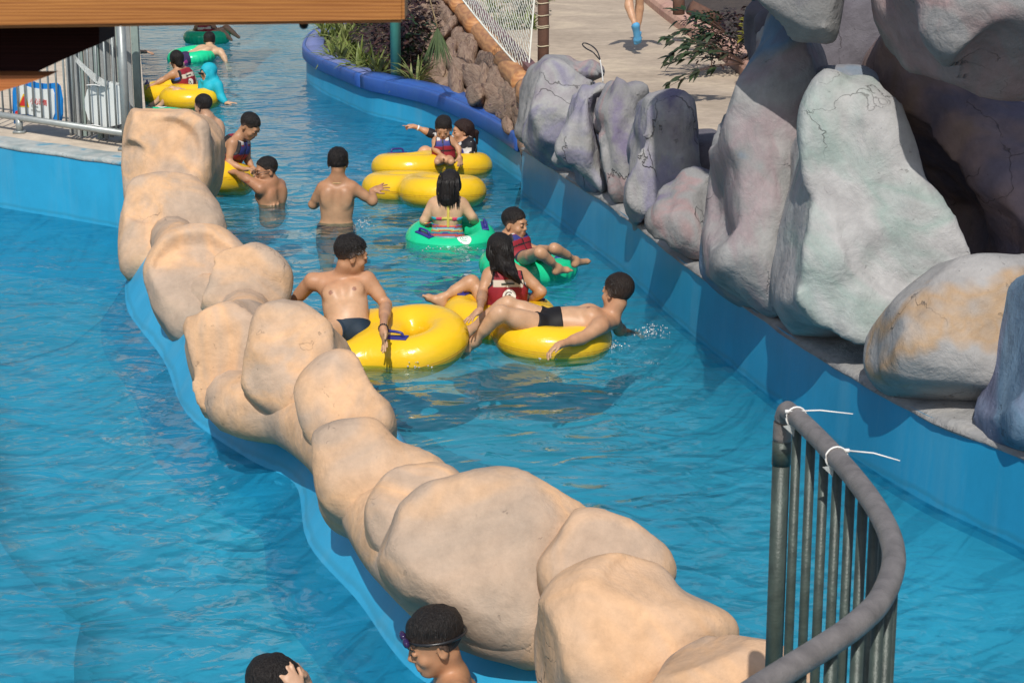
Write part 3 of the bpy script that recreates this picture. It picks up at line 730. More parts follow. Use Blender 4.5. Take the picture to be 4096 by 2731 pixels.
class Person:
    """J: joints in world space.  P pelvis, C chest top (between shoulders), H skull centre, sL sR eL eR wL wR hL hR(hip) kL kR aL aR tL tR"""
    def __init__(s, J, face, up=(0, 0, 1), sc_=1.0, head=1.0, female=0.0, belly=0.0, h=0.0075, zmin=-0.3, fat=1.0, hands=None, xhint=None, feet=True, detail=True):
        s.J = {k: np.array(v, float) for k, v in J.items()}; J = s.J
        s.s = sc_; s.hs = head; s.h = h
        pts = np.array(list(J.values())); lo = pts.min(0) - 0.28 * max(sc_, 0.8); hi = pts.max(0) + 0.28 * max(sc_, 0.8)
        lo[2] = max(lo[2], zmin)
        F = s.F = Field(lo, hi, h); q = sc_
        up_t = J['C'] - J['P']; xr = (J['sR'] - J['sL']) if xhint is None else np.array(xhint, float)
        B = s.B = basis(up_t, xr); X, Y, Z = B; Lt = np.linalg.norm(up_t); P, Cc = J['P'], J['C']
        s.Lt = Lt
        at = lambda x, y, t: P + X * x * q + Y * y * q + Z * t * Lt
        f = 1 - 0.14 * female; ft = fat
        F.ell('torso', at(0, 0, 0.0), np.array([.158 * (1 + .06 * female), .105, .10]) * q * ft, B, .03)
        F.ell('torso', at(0, 0.0, .28), np.array([.138 * f * (1 - .06 * female), .092 + .02 * belly, .15]) * q * ft, B, .06)
        if belly > 0: F.ell('torso', at(0, .045, .27), np.array([.118, .075 * (0.7 + belly * .5), .12]) * q * ft, B, .06)
        F.ell('torso', at(0, -.005, .62), np.array([.158 * f, .108, .185]) * q * ft, B, .06)
        w = np.linalg.norm(J['sR'] - J['sL']) / 2
        F.cap('torso', J['C'] + (J['sR'] - J['C']) * .62 - Z * .035 * q, J['C'] + (J['sL'] - J['C']) * .62 - Z * .035 * q, .070 * q, .070 * q, .05)
        for sg, sh in ((1, 'sR'), (-1, 'sL')):
            F.ell('torso', at(sg * .072, .072, .73), np.array([.075, .045, .062 + .01 * female]) * q * (1 + .15 * female), B, .04)
            F.ell('torso', at(sg * .082, -.078, .74), np.array([.06, .035, .085]) * q, B, .05)
            F.cap('torso', J['C'] + Z * .055 * q - Y * .015 * q + X * sg * .03 * q, J['C'] + (J[sh] - J['C']) * .80 + Z * .008 * q, .047 * q, .048 * q, .05)
        F.cap('torso', at(0, -.135, .1), at(0, -.140, .85), .028 * q, .028 * q, .05, sub=True)
        F.cap('torso', at(0, .150, .55), at(0, .148, .82), .020 * q, .020 * q, .05, sub=True)
        # neck and head
        fz = nv(face); u0 = np.array(up, float); xh = np.cross(fz, u0); zh = nv(np.cross(nv(xh), fz)); Hb = s.Hb = np.array([nv(xh), fz, zh])
        g = head; Hc = J['H']; hp = lambda x, y, z: Hc + (Hb[0] * x + Hb[1] * y + Hb[2] * z) * g
        s.hp = hp
        F.cap('neck', hp(0, -.022, -.06), J['C'] + Z * .03 * q, .052 * g, .062 * q, .04)
        F.ell('head', hp(0, -.012, .035), np.array([.077, .098, .087]) * g, Hb, .02)
        F.ell('head', hp(0, .030, -.040), np.array([.063, .066, .082]) * g, Hb, .03)
        F.ell('head', hp(0, .062, -.098), np.array([.028, .026, .022]) * g, Hb, .03)
        if detail:
            F.cap('head', hp(-.03, .083, .022), hp(.03, .083, .022), .014 * g, .014 * g, .015)
            for sg in (1, -1):
                F.ell('head', hp(sg * .033, .103, .000), np.array([.016, .011, .009]) * g, Hb, .014, sub=True)
                F.ell('head', hp(sg * .042, .062, -.035), np.array([.022, .022, .02]) * g, Hb, .02)
                F.ell('head', hp(sg * .078, -.008, -.012), np.array([.010, .020, .033]) * g, Hb, .006)
                F.ell('head', hp(sg * .086, .002, -.010), np.array([.006, .009, .018]) * g, Hb, .004, sub=True)
                F.ell('head', hp(sg * .033, .088, .000), np.array([.0155, .013, .0115]) * g, Hb, .003)
            F.cap('head', hp(0, .092, .008), hp(0, .107, -.028), .0080 * g, .0115 * g, .012)
            F.cap('head', hp(-.010, .097, -.034), hp(.010, .097, -.034), .0095 * g, .0095 * g, .008)
            F.cap('head', hp(-.021, .091, -.061), hp(.021, .091, -.061), .0085 * g, .0085 * g, .008)
            F.cap('head', hp(-.018, .090, -.073), hp(.018, .090, -.073), .0085 * g, .0085 * g, .008)
            F.cap('head', hp(-.020, .1015, -.067), hp(.020, .1015, -.067), .0030 * g, .0030 * g, .003, sub=True)
        # arms
        mw = max(.0085, h * 0.95)
        for sd, sg in (('R', 1), ('L', -1)):
            S_, E_, W_ = J.get('s' + sd), J.get('e' + sd), J.get('w' + sd)
            if E_ is None: continue
            F.ell('arm' + sd, S_ - Z * .012 * q, np.array([.058, .058, .062]) * q * ft, B, .03)
            F.cap('arm' + sd, S_, E_, .050 * q * ft, .038 * q, .03)
            m = S_ * .55 + E_ * .45; F.cap('arm' + sd, S_ * .7 + E_ * .3, S_ * .4 + E_ * .6, .046 * q * ft, .044 * q, .03)
            if W_ is None: continue
            F.cap('arm' + sd, E_, W_, .040 * q, .026 * q, .03)
            F.cap('arm' + sd, E_ * .8 + W_ * .2, E_ * .55 + W_ * .45, .042 * q, .036 * q, .03)
            hd = (hands or {}).get(sd)
            if hd is None: hd = dict(d=nv(W_ - E_), n=(0, 0, -1), curl=.3)
            s.hand('hand' + sd, W_, nv(hd['d']), nv(hd.get('n', (0, 0, -1))), hd.get('curl', .3), q * hd.get('size', 1.0), hd.get('spread', .25), mw, hd.get('thumb', sg), hd.get('point', False))
        # legs
        for sd, sg in (('R', 1), ('L', -1)):
            H_, K_, A_, T_ = J.get('h' + sd), J.get('k' + sd), J.get('a' + sd), J.get('t' + sd)
            if H_ is None or K_ is None: continue
            F.cap('leg' + sd, H_, K_, .083 * q * ft, .055 * q, .04)
            F.cap('leg' + sd, H_ * .75 + K_ * .25, H_ * .4 + K_ * .6, .080 * q * ft, .066 * q, .04)
            F.ell('leg' + sd, K_, np.array([.055, .055, .055]) * q, B, .02)
            if A_ is None: continue
            F.cap('leg' + sd, K_, A_, .050 * q, .034 * q, .03)
            back = nv(np.cross(np.cross(nv(K_ - H_), nv(A_ - K_)), nv(A_ - K_)) * -1) if np.linalg.norm(np.cross(nv(K_ - H_), nv(A_ - K_))) > .05 else -Y
            cc = K_ * .68 + A_ * .32 + back * .018 * q; F.cap('leg' + sd, K_ * .85 + A_ * .15 + back * .01 * q, K_ * .45 + A_ * .55 + back * .008 * q, .052 * q, .040 * q, .04)
            if T_ is None or not feet: continue
            td = nv(T_ - A_); fl = np.linalg.norm(T_ - A_); dn = nv(nv(A_ - K_) - td * (nv(A_ - K_) @ td)); lat = np.cross(td, dn)
            heel = A_ + dn * .045 * q - td * .03 * q; ball = A_ + td * fl * .68 + dn * .055 * q
            F.cap('leg' + sd, heel, A_, .034 * q, .036 * q, .03)
            F.cap('leg' + sd, A_ + dn * .02 * q, ball, .036 * q, .026 * q, .03)
            F.cap('leg' + sd, heel, ball, .030 * q, .024 * q, .03)
            F.cap('leg' + sd, ball + lat * .026 * q, ball - lat * .026 * q, .020 * q, .020 * q, .025)
            for i, (o_, l_, r_) in enumerate(((-.036, .050, .013), (-.016, .052, .010), (0, .048, .0095), (.016, .042, .009), (.031, .034, .0085))):
                o_ = o_ * (1 if sd == 'L' else -1) * (-1)
                b0 = ball + lat * o_ * q + td * .012 * q; F.cap('leg' + sd, b0, b0 + td * l_ * q * .8 + dn * .004, max(r_ * q, mw * .9), max(r_ * q, mw * .9), .008)
    def hand(s, grp, W_, d, n, curl, q, spread, mw, thumb, point):
        F = s.F
        n = nv(n - d * (n @ d)); lat = np.cross(d, n) * thumb      # thumb on the +lat side
        palm = W_ + d * .055 * q
        R = np.array([np.cross(d, n), n, d])
        F.ell(grp, palm, np.array([.041, .016, .052]) * q, R, .015)
        F.cap(grp, W_, W_ + d * .03 * q, .026 * q, .030 * q, .02)
        for i, (o_, l_) in enumerate(((.030, .068), (.010, .077), (-.011, .072), (-.030, .056))):
            b0 = W_ + d * (.093 - abs(o_) * .15) * q + lat * o_ * q
            c_ = curl * (1 + .15 * i)
            if point: c_ = .02 if i == 0 else 1.5
            dd = nv(d + lat * (o_ / .03) * spread)
            d1 = nv(dd * math.cos(c_ * .6) + n * math.sin(c_ * .6)); d2 = nv(dd * math.cos(c_ * 1.5) + n * math.sin(c_ * 1.5))
            r_ = max(.0088 * q, mw * .92)
            m = b0 + d1 * l_ * .52 * q
            F.cap(grp, b0 - dd * .02 * q, m, r_ * 1.05, r_, .007); F.cap(grp, m, m + d2 * l_ * .52 * q, r_, r_ * .88, .004)
        t0 = W_ + d * .03 * q + lat * .026 * q; t1 = t0 + nv(d * .75 + lat * .75 + n * .2) * .045 * q; t2 = t1 + nv(d * .95 + lat * .25 + n * .3) * .034 * q
        r_ = max(.0105 * q, mw)
        F.cap(grp, t0, t1, .015 * q, r_, .012); F.cap(grp, t1, t2, r_, r_ * .9, .005)
    def body_arr(s):
        if hasattr(s, '_b'): return s._b
        g = s.F.g
        legs = [k for k in g if k.startswith('leg')]; arms = [k for k in g if k.startswith('arm')]; hands = [k for k in g if k.startswith('hand')]
        A = s.F.union(['torso', 'neck'], .035)
        if 'head' in g: A = smin(A, g['head'], .02)
        for k in legs: A = smin(A, g[k], .035 * s.s)
        for k in arms:
            B_ = g[k]; hk = 'hand' + k[-1]
            if hk in g: B_ = smin(B_, g[hk], .012)
            A = smin(A, B_, .03 * s.s)
        s._b = A; return A
    def skin(s, name, label, tone=SKIN, tan=0.5, lips=True, group=None, feat=True):
        V, Q = s.F.mesh(s.body_arr(), name)
        me = np_mesh(name, V, Q)
        col = np.tile(np.array(tone), (len(V), 1))
        X, Y, Z = s.B; rel = V - s.J['P']; t = rel @ Z / s.Lt
        sun_ = np.clip((t - .55) / .4, 0, 1) * tan            # weathered shoulders, neck, arms
        for sd in 'LR':
            for a, b in (('s', 'e'), ('e', 'w')):
                if a + sd in s.J and b + sd in s.J:
                    A_, B_ = s.J[a + sd], s.J[b + sd]; ab = B_ - A_; tt = np.clip(((V - A_) @ ab) / (ab @ ab + 1e-9), 0, 1)
                    dd = np.linalg.norm(V - A_ - tt[:, None] * ab, axis=1)
                    sun_ = np.maximum(sun_, tan * np.clip(1.6 - dd / (.05 * s.s), 0, 1))
        dh = np.linalg.norm(V - s.J['H'], axis=1); sun_ = np.maximum(sun_, tan * .8 * np.clip(1.5 - dh / (.11 * s.hs), 0, 1))
        n_ = fbm(V * 14, 3, 2)[:, None] * .06
        col = col * np.array([1.10, 1.06, 0.94]) * (1 + n_) * (1 - sun_[:, None] * np.array([.18, .32, .38]))
        if lips:
            l = (V - s.hp(0, .098, -.067)) @ s.Hb.T / s.hs
            m = (np.abs(l[:, 0]) < .024) & (np.abs(l[:, 2]) < .011) & (l[:, 1] > -.02)
            col[m] *= np.array([.80, .55, .55])
        if feat:
            for sg in (1, -1):
                pn = s.J['P'] + X * sg * .085 * s.s + Z * .70 * s.Lt
                r2 = V - pn; fr = r2 @ Y; l2 = np.sqrt((r2 @ X) ** 2 + (r2 @ Z) ** 2)
                m = (fr > .03) & (l2 < .016 * s.s); col[m] *= np.array([.55, .42, .42])
        set_col(me, col)
        o = mobj(name, me, M_skin); tag(o, label, 'person', group); s.o = o
        return o
    def add(s, name, A, color, mat=None, it=1):
        V, Q = s.F.mesh(A, name, it)
        if len(V) == 0: return None
        me = np_mesh(name, V, Q)
        c = color(V) if callable(color) else np.tile(np.array(color), (len(V), 1))
        set_col(me, c); o = mobj(name, me, mat or M_cloth, s.o); o.parent = s.o
        return o
    def hair(s, color=(0.016, 0.013, 0.012), thick=.010, line=None, extra=None, rough=.004, name='hair', fade=None):
        F = s.F; sl = tuple(slice(None) for _ in range(3))
        P = F.pts(); l = (P - s.J['H']) @ s.Hb.T / s.hs
        ys, zs = line or ([-.11, -.06, -.03, .0, .035, .075, .1], [-.085, -.072, -.055, .000, .012, .062, .075])
        reg = (np.interp(l[..., 1], ys, zs) - l[..., 2]) * .75
        # parts are irregular
        H0 = F.g['head'].astype(np.float32)
        near = np.abs(H0) < .05
        nz = np.zeros(H0.shape, np.float32); Pn = P[near]
        nz[near] = fbm((Pn - s.J['H']) @ s.Hb.T * np.array([60, 45, 22]), 11, 2) * rough * .7
        reg = reg * s.hs + nz * 3.5
        sk = np.full(H0.shape, 9., np.float32)
        long_ = extra is not None
        th = thick * (np.ones_like(l[..., 2]) if long_ else np.interp(l[..., 2], [-.08, -.01, .05, .10], [.18, .30, .9, 1.35]))
        A = np.maximum(H0 - th * s.hs + nz * (1 if long_ else np.interp(l[..., 2], [-.05, .05, .1], [.3, 1.0, 1.6])), reg)
        if extra is not None:
            F.g['hairx'] = np.full(F.n, 9., np.float32); extra(F, s)
            nx = np.zeros(H0.shape, np.float32); m = np.abs(F.g['hairx']) < .04
            nx[m] = fbm(P[m] * np.array([60, 60, 14]), 12, 2) * rough * 1.5
            A = smin(A, F.g['hairx'] + nx, .02)
        def hc(V):
            lv = (V - s.J['H']) @ s.Hb.T / s.hs; base = np.tile(np.array(color), (len(V), 1))
            if long_: return base
            e = np.interp(lv[:, 1], ys, zs); d = np.clip((lv[:, 2] - e) / .045, 0, 1)[:, None]; side = np.clip(1 - (lv[:, 2] - .0) / .05, 0, 1)[:, None]
            m = (1 - d) * .55 * np.clip(side + .25, 0, 1) + side * .12
            return base * (1 - m) + np.array([.20, .125, .09]) * m
        return s.add(name, A, hc, M_hair)
    def eyes(s, brows=True):
        for sg in (1, -1):
            c = s.hp(sg * .033, .1005, .0005)
            bm = bmesh.new(); bmesh.ops.create_uvsphere(bm, u_segments=8, v_segments=6, radius=1)
            M = Matrix([[*(s.Hb[i][r] * v for i, v in ((0, .0115 * s.hs), (1, .004 * s.hs), (2, .0036 * s.hs))), c[r]] for r in range(3)] + [[0, 0, 0, 1]])
            bmesh.ops.transform(bm, matrix=M, verts=bm.verts); bm_obj('eye', bm, M_eye, s.o, True)
            if brows:
                bm = bmesh.new(); pts = [Vector(s.hp(sg * x, y, z)) for x, y, z in ((.016, .1005, .0175), (.032, .0985, .0225), (.050, .085, .0185))]
                add_tube(bm, pts, [.0022 * s.hs, .0028 * s.hs, .0016 * s.hs], 6); bm_obj('eyebrow', bm, M_eye, s.o, True)
    def tufts(s, n=420, ln=.026, w=.0035, seed=1, lean=(.15, .75, -.75), zmin=.0, color=(.014, .011, .010)):
        """short loose locks standing off the scalp"""
        h_ = [c for c in s.o.children if c.name.startswith('hair')][0]; me = h_.data; r = random.Random(seed)
        bm = bmesh.new(); vs = me.vertices; cnt = 0; L3 = Vector(s.Hb[0] * lean[0] + s.Hb[1] * lean[1] + s.Hb[2] * lean[2])
        for _ in range(n * 6):
            v = vs[r.randrange(len(vs))]; lz = (np.array(v.co) - s.J['H']) @ s.Hb[2] / s.hs
            if lz < zmin: continue
            d = (v.normal + L3 + Vector((r.uniform(-.18, .18), r.uniform(-.18, .18), r.uniform(-.15, .15)))).normalized(); l_ = ln * s.hs * r.uniform(.5, 1.2); sd = d.cross(v.normal); sd = sd.normalized() * w * r.uniform(.6, 1.3) if sd.length > .01 else Vector((w, 0, 0))
            b = v.co - v.normal * .006; a_, b_, c_ = bm.verts.new(b - sd), bm.verts.new(b + sd), bm.verts.new(b + d * l_); bm.faces.new((a_, b_, c_)); cnt += 1
            if cnt >= n: break
        o = bm_obj('hair_tufts', bm, M_lock, s.o); o['kind'] = 'stuff'
    def strands(s, paths, n=90, spread=.03, r0=.0028, seed=1):
        r = random.Random(seed); bm = bmesh.new()
        for _ in range(n):
            pth = r.choice(paths); off = Vector((r.uniform(-1, 1), r.uniform(-1, .3), r.uniform(-.3, .3))) * spread; k0 = r.uniform(0, .5); pts = []
            C_ = catmull([Vector(p) for p in pth], 4); i0 = int(k0 * len(C_)); i1 = len(C_) - int(r.uniform(0, .25) * len(C_))
            for i in range(i0, i1): pts.append(C_[i] + off * (1 - .25 * i / len(C_)) + Vector((r.uniform(-.003, .003), 0, 0)))
            if len(pts) > 2: add_tube(bm, pts, [r0 * (1 - .7 * i / len(pts)) for i in range(len(pts))], 4, False)
        o = bm_obj('hair_strands', bm, M_lock, s.o, True); o['kind'] = 'stuff'
    def torso_local(s, P):
        r = P - s.J['P']; return r @ s.B[0] / s.s, r @ s.B[1] / s.s, r @ s.B[2] / s.Lt
    def trunks(s, color, leg=.25, top=.14, off=.007, name='trunks'):
        F = s.F; P = F.pts(); x, y, t = s.torso_local(P)
        reg = np.maximum((t - top) * s.Lt, (-.45 - t) * s.Lt)
        A = F.g['torso'].copy(); R_ = np.where(t < top + .2, 0, 9)
        body = np.maximum(A - off, reg)
        for sd in 'LR':
            if 'leg' + sd in F.g:
                H_, K_ = s.J['h' + sd], s.J['k' + sd]; ab = K_ - H_; tt = ((P - H_) @ ab) / (ab @ ab)
                body = smin(body, np.maximum(np.maximum(F.g['leg' + sd] - off, (tt - leg) * np.linalg.norm(ab)), (t - top) * s.Lt), .02)
        return s.add(name, body, color)
    def vest(s, off=.032, lo=.06, hi=1.06, hole=.062, zip_=True, back_panel=True, name='life_vest'):
        F = s.F; P = F.pts(); x, y, t = s.torso_local(P)
        A = F.g['torso'] - off * s.s
        A = np.maximum(A, np.maximum((lo - t), (t - hi)) * s.Lt)
        A = np.maximum(A, (np.abs(x) - np.interp(t, [0, .55, .75, 1.0], [.24, .22, .150, .128])) * s.s)      # armholes
        nk = s.J['C']; q = P - nk; ax = np.sqrt((q @ s.B[0]) ** 2 + (q @ s.B[1] - .035 * s.s) ** 2)
        A = -smin(-A, ax - hole * s.s, .01)
        def colr(V):
            x, y, t = s.torso_local(V); c = np.tile(np.array([.30, .022, .035]), (len(V), 1))
            fr = y > 0
            c[fr & (t > .72)] = (.045, .055, .24)
            c[(np.abs(x) > np.interp(t, [0, .55, .75, 1.0], [.24, .22, .150, .128]) - .016)] = (.02, .016, .018)
            c[fr & (np.abs(x) < .010)] = (.02, .016, .018)
            c[fr & (np.abs(t - .50) < .03)] = (.02, .02, .022)
            c[fr & (np.abs(x) > .05) & (np.abs(x) < .11) & (t > .985)] = (.62, .58, .55)
            c[fr & (np.abs(x) > .05) & (np.abs(x) < .11) & (t > .955) & (t < .985)] = (.34, .03, .045)
            c[t < lo + .05] = (.025, .018, .02)
            if back_panel:
                b = (~fr) & (np.abs(x) < .132) & (t > .70) & (t < .86); c[b] = (.66, .58, .48)
            return c
        v = s.add(name, A, colr, M_vest); s.v = v
        return v
    def decal(s, parts, target, front=False):
        """flat prints laid onto cloth: parts = (list of (x,t) outlines in torso units, material, name)"""
        me = target.data; n = len(me.vertices); co = np.zeros(n * 3, np.float32); me.vertices.foreach_get('co', co)
        bvh = BVHTree.FromPolygons([tuple(v) for v in co.reshape(-1, 3)], [tuple(p.vertices) for p in me.polygons])
        dirv = Vector(s.B[1]) * (-1 if front else 1)
        for outs, mat, name in parts:
            bm = bmesh.new()
            for o_ in outs:
                if len(o_) > 8: disc(bm, o_)
                elif name == 'grab_strap':
                    (ax_, at_), (bx_, bt_), (cx_, ct_), (dx_, dt_) = o_
                    lo_ = [bm.verts.new((ax_ + (bx_ - ax_) * i / 6, at_ + (bt_ - at_) * i / 6, 0)) for i in range(7)]; hi_ = [bm.verts.new((dx_ + (cx_ - dx_) * i / 6, dt_ + (ct_ - dt_) * i / 6, 0)) for i in range(7)]
                    for i in range(6): bm.faces.new((lo_[i], lo_[i + 1], hi_[i + 1], hi_[i]))
                else: bm.faces.new([bm.verts.new((x, t, 0)) for x, t in o_])
            for v in bm.verts:
                x, t = v.co.x, v.co.y
                o0 = Vector(s.J['P'] + s.B[0] * x * s.s + s.B[2] * t * s.Lt) - dirv * .5
                hit = bvh.ray_cast(o0, dirv, 1.0)
                v.co = (hit[0] - dirv * (.004 if mat is M_white else .0065)) if hit[0] else Vector((0, 0, 999))
            bmesh.ops.delete(bm, geom=[v for v in bm.verts if v.co.z > 500], context='VERTS')
            bm_obj(name, bm, mat, target)
def disc(bm, out):
    cx = sum(p[0] for p in out) / len(out); ct = sum(p[1] for p in out) / len(out)
    rings_ = [[bm.verts.new((cx + (x - cx) * k / 4, ct + (t - ct) * k / 4, 0)) for x, t in out] for k in (1, 2, 3, 4)]
    c_ = bm.verts.new((cx, ct, 0)); n = len(out)
    for i in range(n):
        bm.faces.new((c_, rings_[0][i], rings_[0][(i + 1) % n]))
        for k in range(3): bm.faces.new((rings_[k][i], rings_[k + 1][i], rings_[k + 1][(i + 1) % n], rings_[k][(i + 1) % n]))
def circ(cx, ct, r, Lr, n=20, a0=0, a1=2 * math.pi): return [(cx + r * math.cos(a0 + (a1 - a0) * i / n), ct + r * Lr * math.sin(a0 + (a1 - a0) * i / n)) for i in range(n)]
def arc_band(cx, ct, r0, r1, Lr, a0, a1, n=14):
    out = []
    for i in range(n):
        a, b = a0 + (a1 - a0) * i / n, a0 + (a1 - a0) * (i + 1) / n
        out.append([(cx + r * math.cos(t), ct + r * Lr * math.sin(t)) for r, t in ((r0, a), (r1, a), (r1, b), (r0, b))])
    return out
def vest_back(p, rnd=5):
    """dark grab strap on the pale panel, round wave emblem, and a line of small white characters"""
    Lr = p.s / p.Lt; R_ = random.Random(rnd)
    chars = []
    for i in range(6):
        x0 = -.105 + i * .036; t0 = .235
        for k in range(4): chars.append([(x0, t0 + k * .022), (x0 + .026, t0 + k * .022), (x0 + .026, t0 + .009 + k * .022), (x0, t0 + .009 + k * .022)])
        for k in range(2): xx = x0 + .002 + .016 * k + R_.uniform(0, .006); chars.append([(xx, t0), (xx + .006, t0), (xx + .006, t0 + .078), (xx, t0 + .078)])
    strap = [[(-.06, .755), (.055, .765), (.055, .802), (-.06, .795)]]
    p.decal([([circ(.01, .50, .058, Lr, 24)], M_white, 'emblem'),
             (arc_band(.01, .50, .030, .037, Lr, .9, 5.4) + [circ(.013, .51, .012, Lr, 10)] + [[(.012, .50), (.03, .44), (.024, .425), (.006, .47)]], M_print, 'emblem_wave'),
             (chars, M_white, 'lettering'), (strap, M_print, 'grab_strap')], p.v)

# ------------------------------------------------------------------ inflatable rings
def ring_mat(name, col, seam=True):
    m, nt, out = new_mat(name); v = geo_pos(nt)
    f = noise(nt, 2.2, 3, 0.5, 0.2, v)
    c = ramp(nt, f, [(0.35, tuple(x * .93 for x in col)), (0.65, col)])
    principled(nt, out, c, 0.23, bump(nt, noise(nt, 7, 4, 0.55, 0.8, v), 0.22, 0.03), 0, 0.5)
    return m
M_yellow = ring_mat('yellow_pvc', (0.88, 0.54, 0.018)); M_yseam = paint('yellow_seam', (0.50, 0.26, 0.01), 0.4, 0.05, bumps=0)
M_green = ring_mat('green_pvc', (0.015, 0.60, 0.28))
def ring(label, lobes, R, r, mat, z=0.10, tilt=(0, 0), wr=0.0, group=None, handles=(), h=0.016, emblem=None):
    """lobes: world centres; one lobe is a plain ring, two make a figure of eight"""
    lobes = [Vector(l) for l in lobes]; c0 = sum(lobes, Vector()) / len(lobes)
    ext = max((l - c0).length for l in lobes) + R + r + .05
    ax = [np.arange(-ext, ext + h, h), np.arange(-ext, ext + h, h), np.arange(-r - .05, r + .05 + h, h)]
    X, Y, Z = np.meshgrid(*ax, indexing='ij'); A = None
    for l in lobes:
        dx, dy = X - (l.x - c0.x), Y - (l.y - c0.y)
        rr = np.sqrt(dx * dx + dy * dy); th = np.arctan2(dy, dx)
        d = np.sqrt((rr - R) ** 2 + (Z * 1.04) ** 2) - r
        if wr > 0: d = d + wr * (np.sin(th * 46) * .5 + np.sin(th * 29 + 1)) * np.clip(1 - Z / r * 1.3, 0, 1.6) * np.clip((rr - R) / r + .5, 0, 1)
        A = d if A is None else smin(A, d, .10)
    V, Q = surface_nets(A, [a[0] for a in ax], h); V = relax(V, Q, 1)
    Rt = (Matrix.Rotation(tilt[0], 3, 'X') @ Matrix.Rotation(tilt[1], 3, 'Y'))
    me = np_mesh('swim_ring', V @ np.array(Rt).T, Q)
    o = mobj('swim_ring', me, mat); o.location = (c0.x, c0.y, z); tag(o, label, 'swim ring', group)
    bv = BVHTree.FromPolygons([tuple(v) for v in (V @ np.array(Rt).T)], [tuple(int(i) for i in f) for f in Q])
    if mat is M_yellow:
        for zz in (-.012, -.026):
            bm = bmesh.new(); loop = []
            for k in range(72):
                a = 2 * math.pi * k / 72; dv_ = Vector((math.cos(a), math.sin(a), 0))
                p0 = Rt @ (dv_ * (ext + .3) + Vector((0, 0, zz))); hit = bv.ray_cast(p0, Rt @ (-dv_), 3)
                if hit[0]: loop.append(hit[0])
            if len(loop) > 20: add_tube(bm, loop + [loop[0]], .0024, 4, False)
            bm_obj('seam', bm, M_yseam, o, True)
    for (a, lb, ss) in handles:
        l = lobes[lb] - c0; d2 = Vector((math.cos(a), math.sin(a), 0)); tn = Vector((-d2.y, d2.x, 0)); p = Vector((l.x, l.y, 0)) + d2 * R * ss
        bm = bmesh.new()
        top = lambda v: (bv.ray_cast(Rt @ (v + Vector((0, 0, 1))), Rt @ Vector((0, 0, -1)), 2)[0] or Rt @ v)
        q0 = top(p - tn * .07); q1 = top(p + tn * .07); upv = Rt @ Vector((0, 0, 1))
        add_tube(bm, catmull([q0 - upv * .01, q0 + upv * .022, q0 * .85 + q1 * .15 + upv * .040, q1 * .85 + q0 * .15 + upv * .040, q1 + upv * .022, q1 - upv * .01], 4), .010, 8)
        add_box(bm, top(p) + upv * .002, (.06, .20, .012), (Rt @ Matrix.Rotation(a, 3, 'Z')), .004)
        bm_obj('handle', bm, M_navy, o, True)
    if emblem is not None:
        a, rad = emblem; cpos = Vector((math.cos(a), math.sin(a), 0)) * (R + r * .2) + lobes[0] - c0
        for sub_, mt in (((circ(0, 0, rad, 1, 24),), M_white), (arc_band(0, 0, rad * .52, rad * .60, 1, .4, 5.4) + arc_band(0, 0, rad * .22, rad * .29, 1, 2.0, 6.6), M_green)):
            bm = bmesh.new()
            for out in sub_:
                if mt is M_white: disc(bm, out)
                else: bm.faces.new([bm.verts.new((x, y, 0)) for x, y in out])
            for v in bm.verts:
                p0 = cpos + Vector((v.co.x, v.co.y, 1)); hit = bv.ray_cast(Rt @ p0, Rt @ Vector((0, 0, -1)), 2)
                v.co = (hit[0] + hit[1].normalized() * (.004 if mt is M_white else .006)) if hit[0] else Vector((0, 0, 99))
            bmesh.ops.delete(bm, geom=[v for v in bm.verts if v.co.z > 50], context='VERTS')
            bm_obj('emblem' if mt is M_white else 'emblem_swirl', bm, mt, o)
    return o
# ================================================================== RINGS
def Yc(px, Y): 
    p = D(px, 1000, Y); return Vector((p.x, p.y, 0))
GY = 'yellow double rings'; GG = 'green single rings'
ring('yellow double ring against the boulder wall, with the bare-chested man sitting in it', [Yc(1385, 12.85), Yc(1634, 12.82)], .255, .145, M_yellow, .05, (.19, -.13), group=GY, handles=[(-1.9, 1, .9)])
ring('yellow double ring carrying the man in black trunks and the long-haired girl', [Yc(2000, 13.5), Yc(2212, 13.02)], .265, .14, M_yellow, .06, (0, .05), group=GY, handles=[(2.7, 0, 1.0), (.35, 0, 1.0), (.55, 1, 1.0)])
ring('green ring with a white swirl emblem under the woman in the striped bikini', [Yc(1803, 16.55)], .28, .112, M_green, -.015, (.17, 0), wr=.0035, group=GG, handles=[(-2.45, 0, 1.0), (.1, 0, 1.05)], emblem=(-1.15, .06))
ring('green ring under the boy whose bare legs stretch to the right', [Yc(2113, 15.2)], .28, .110, M_green, .05, (0, .05), wr=.004, group=GG, handles=[(-.2, 0, .9)])
ring('yellow double ring carrying the woman in the floral top and a child', [Yc(1650, 19.65), Yc(1815, 19.95)], .265, .145, M_yellow, .055, (-.12, 0), group=GY, handles=[(2.2, 0, 1.0), (-1.4, 1, .8)])
ring('empty yellow double ring in front of the woman in the floral top', [Yc(1622, 18.62), Yc(1772, 18.12)], .265, .15, M_yellow, .08, (-.10, 0), group=GY)
ring('yellow ring half hidden by the end boulder, with a boy bending on it', [Yc(852, 18.6), Yc(640, 18.75)], .27, .17, M_yellow, .14, (-.24, .05), group=GY, handles=[(1.9, 0, 1.0)])
ring('yellow double ring furthest up the channel, with the hooded person', [Yc(702, 25.35), Yc(790, 24.8)], .265, .145, M_yellow, .09, (0.0, -.03), group=GY, handles=[(3.3, 0, 1.0)])
ring('bright green ring pushed under by the man lying face down', [Yc(800, 29.9)], .27, .115, M_green, .06, (.10, -.10), wr=.004, group=GG)
ring('dark shaded green ring at the very top of the channel', [Yc(862, 32.6)], .28, .118, M_green, .085, wr=.004, group=GG)
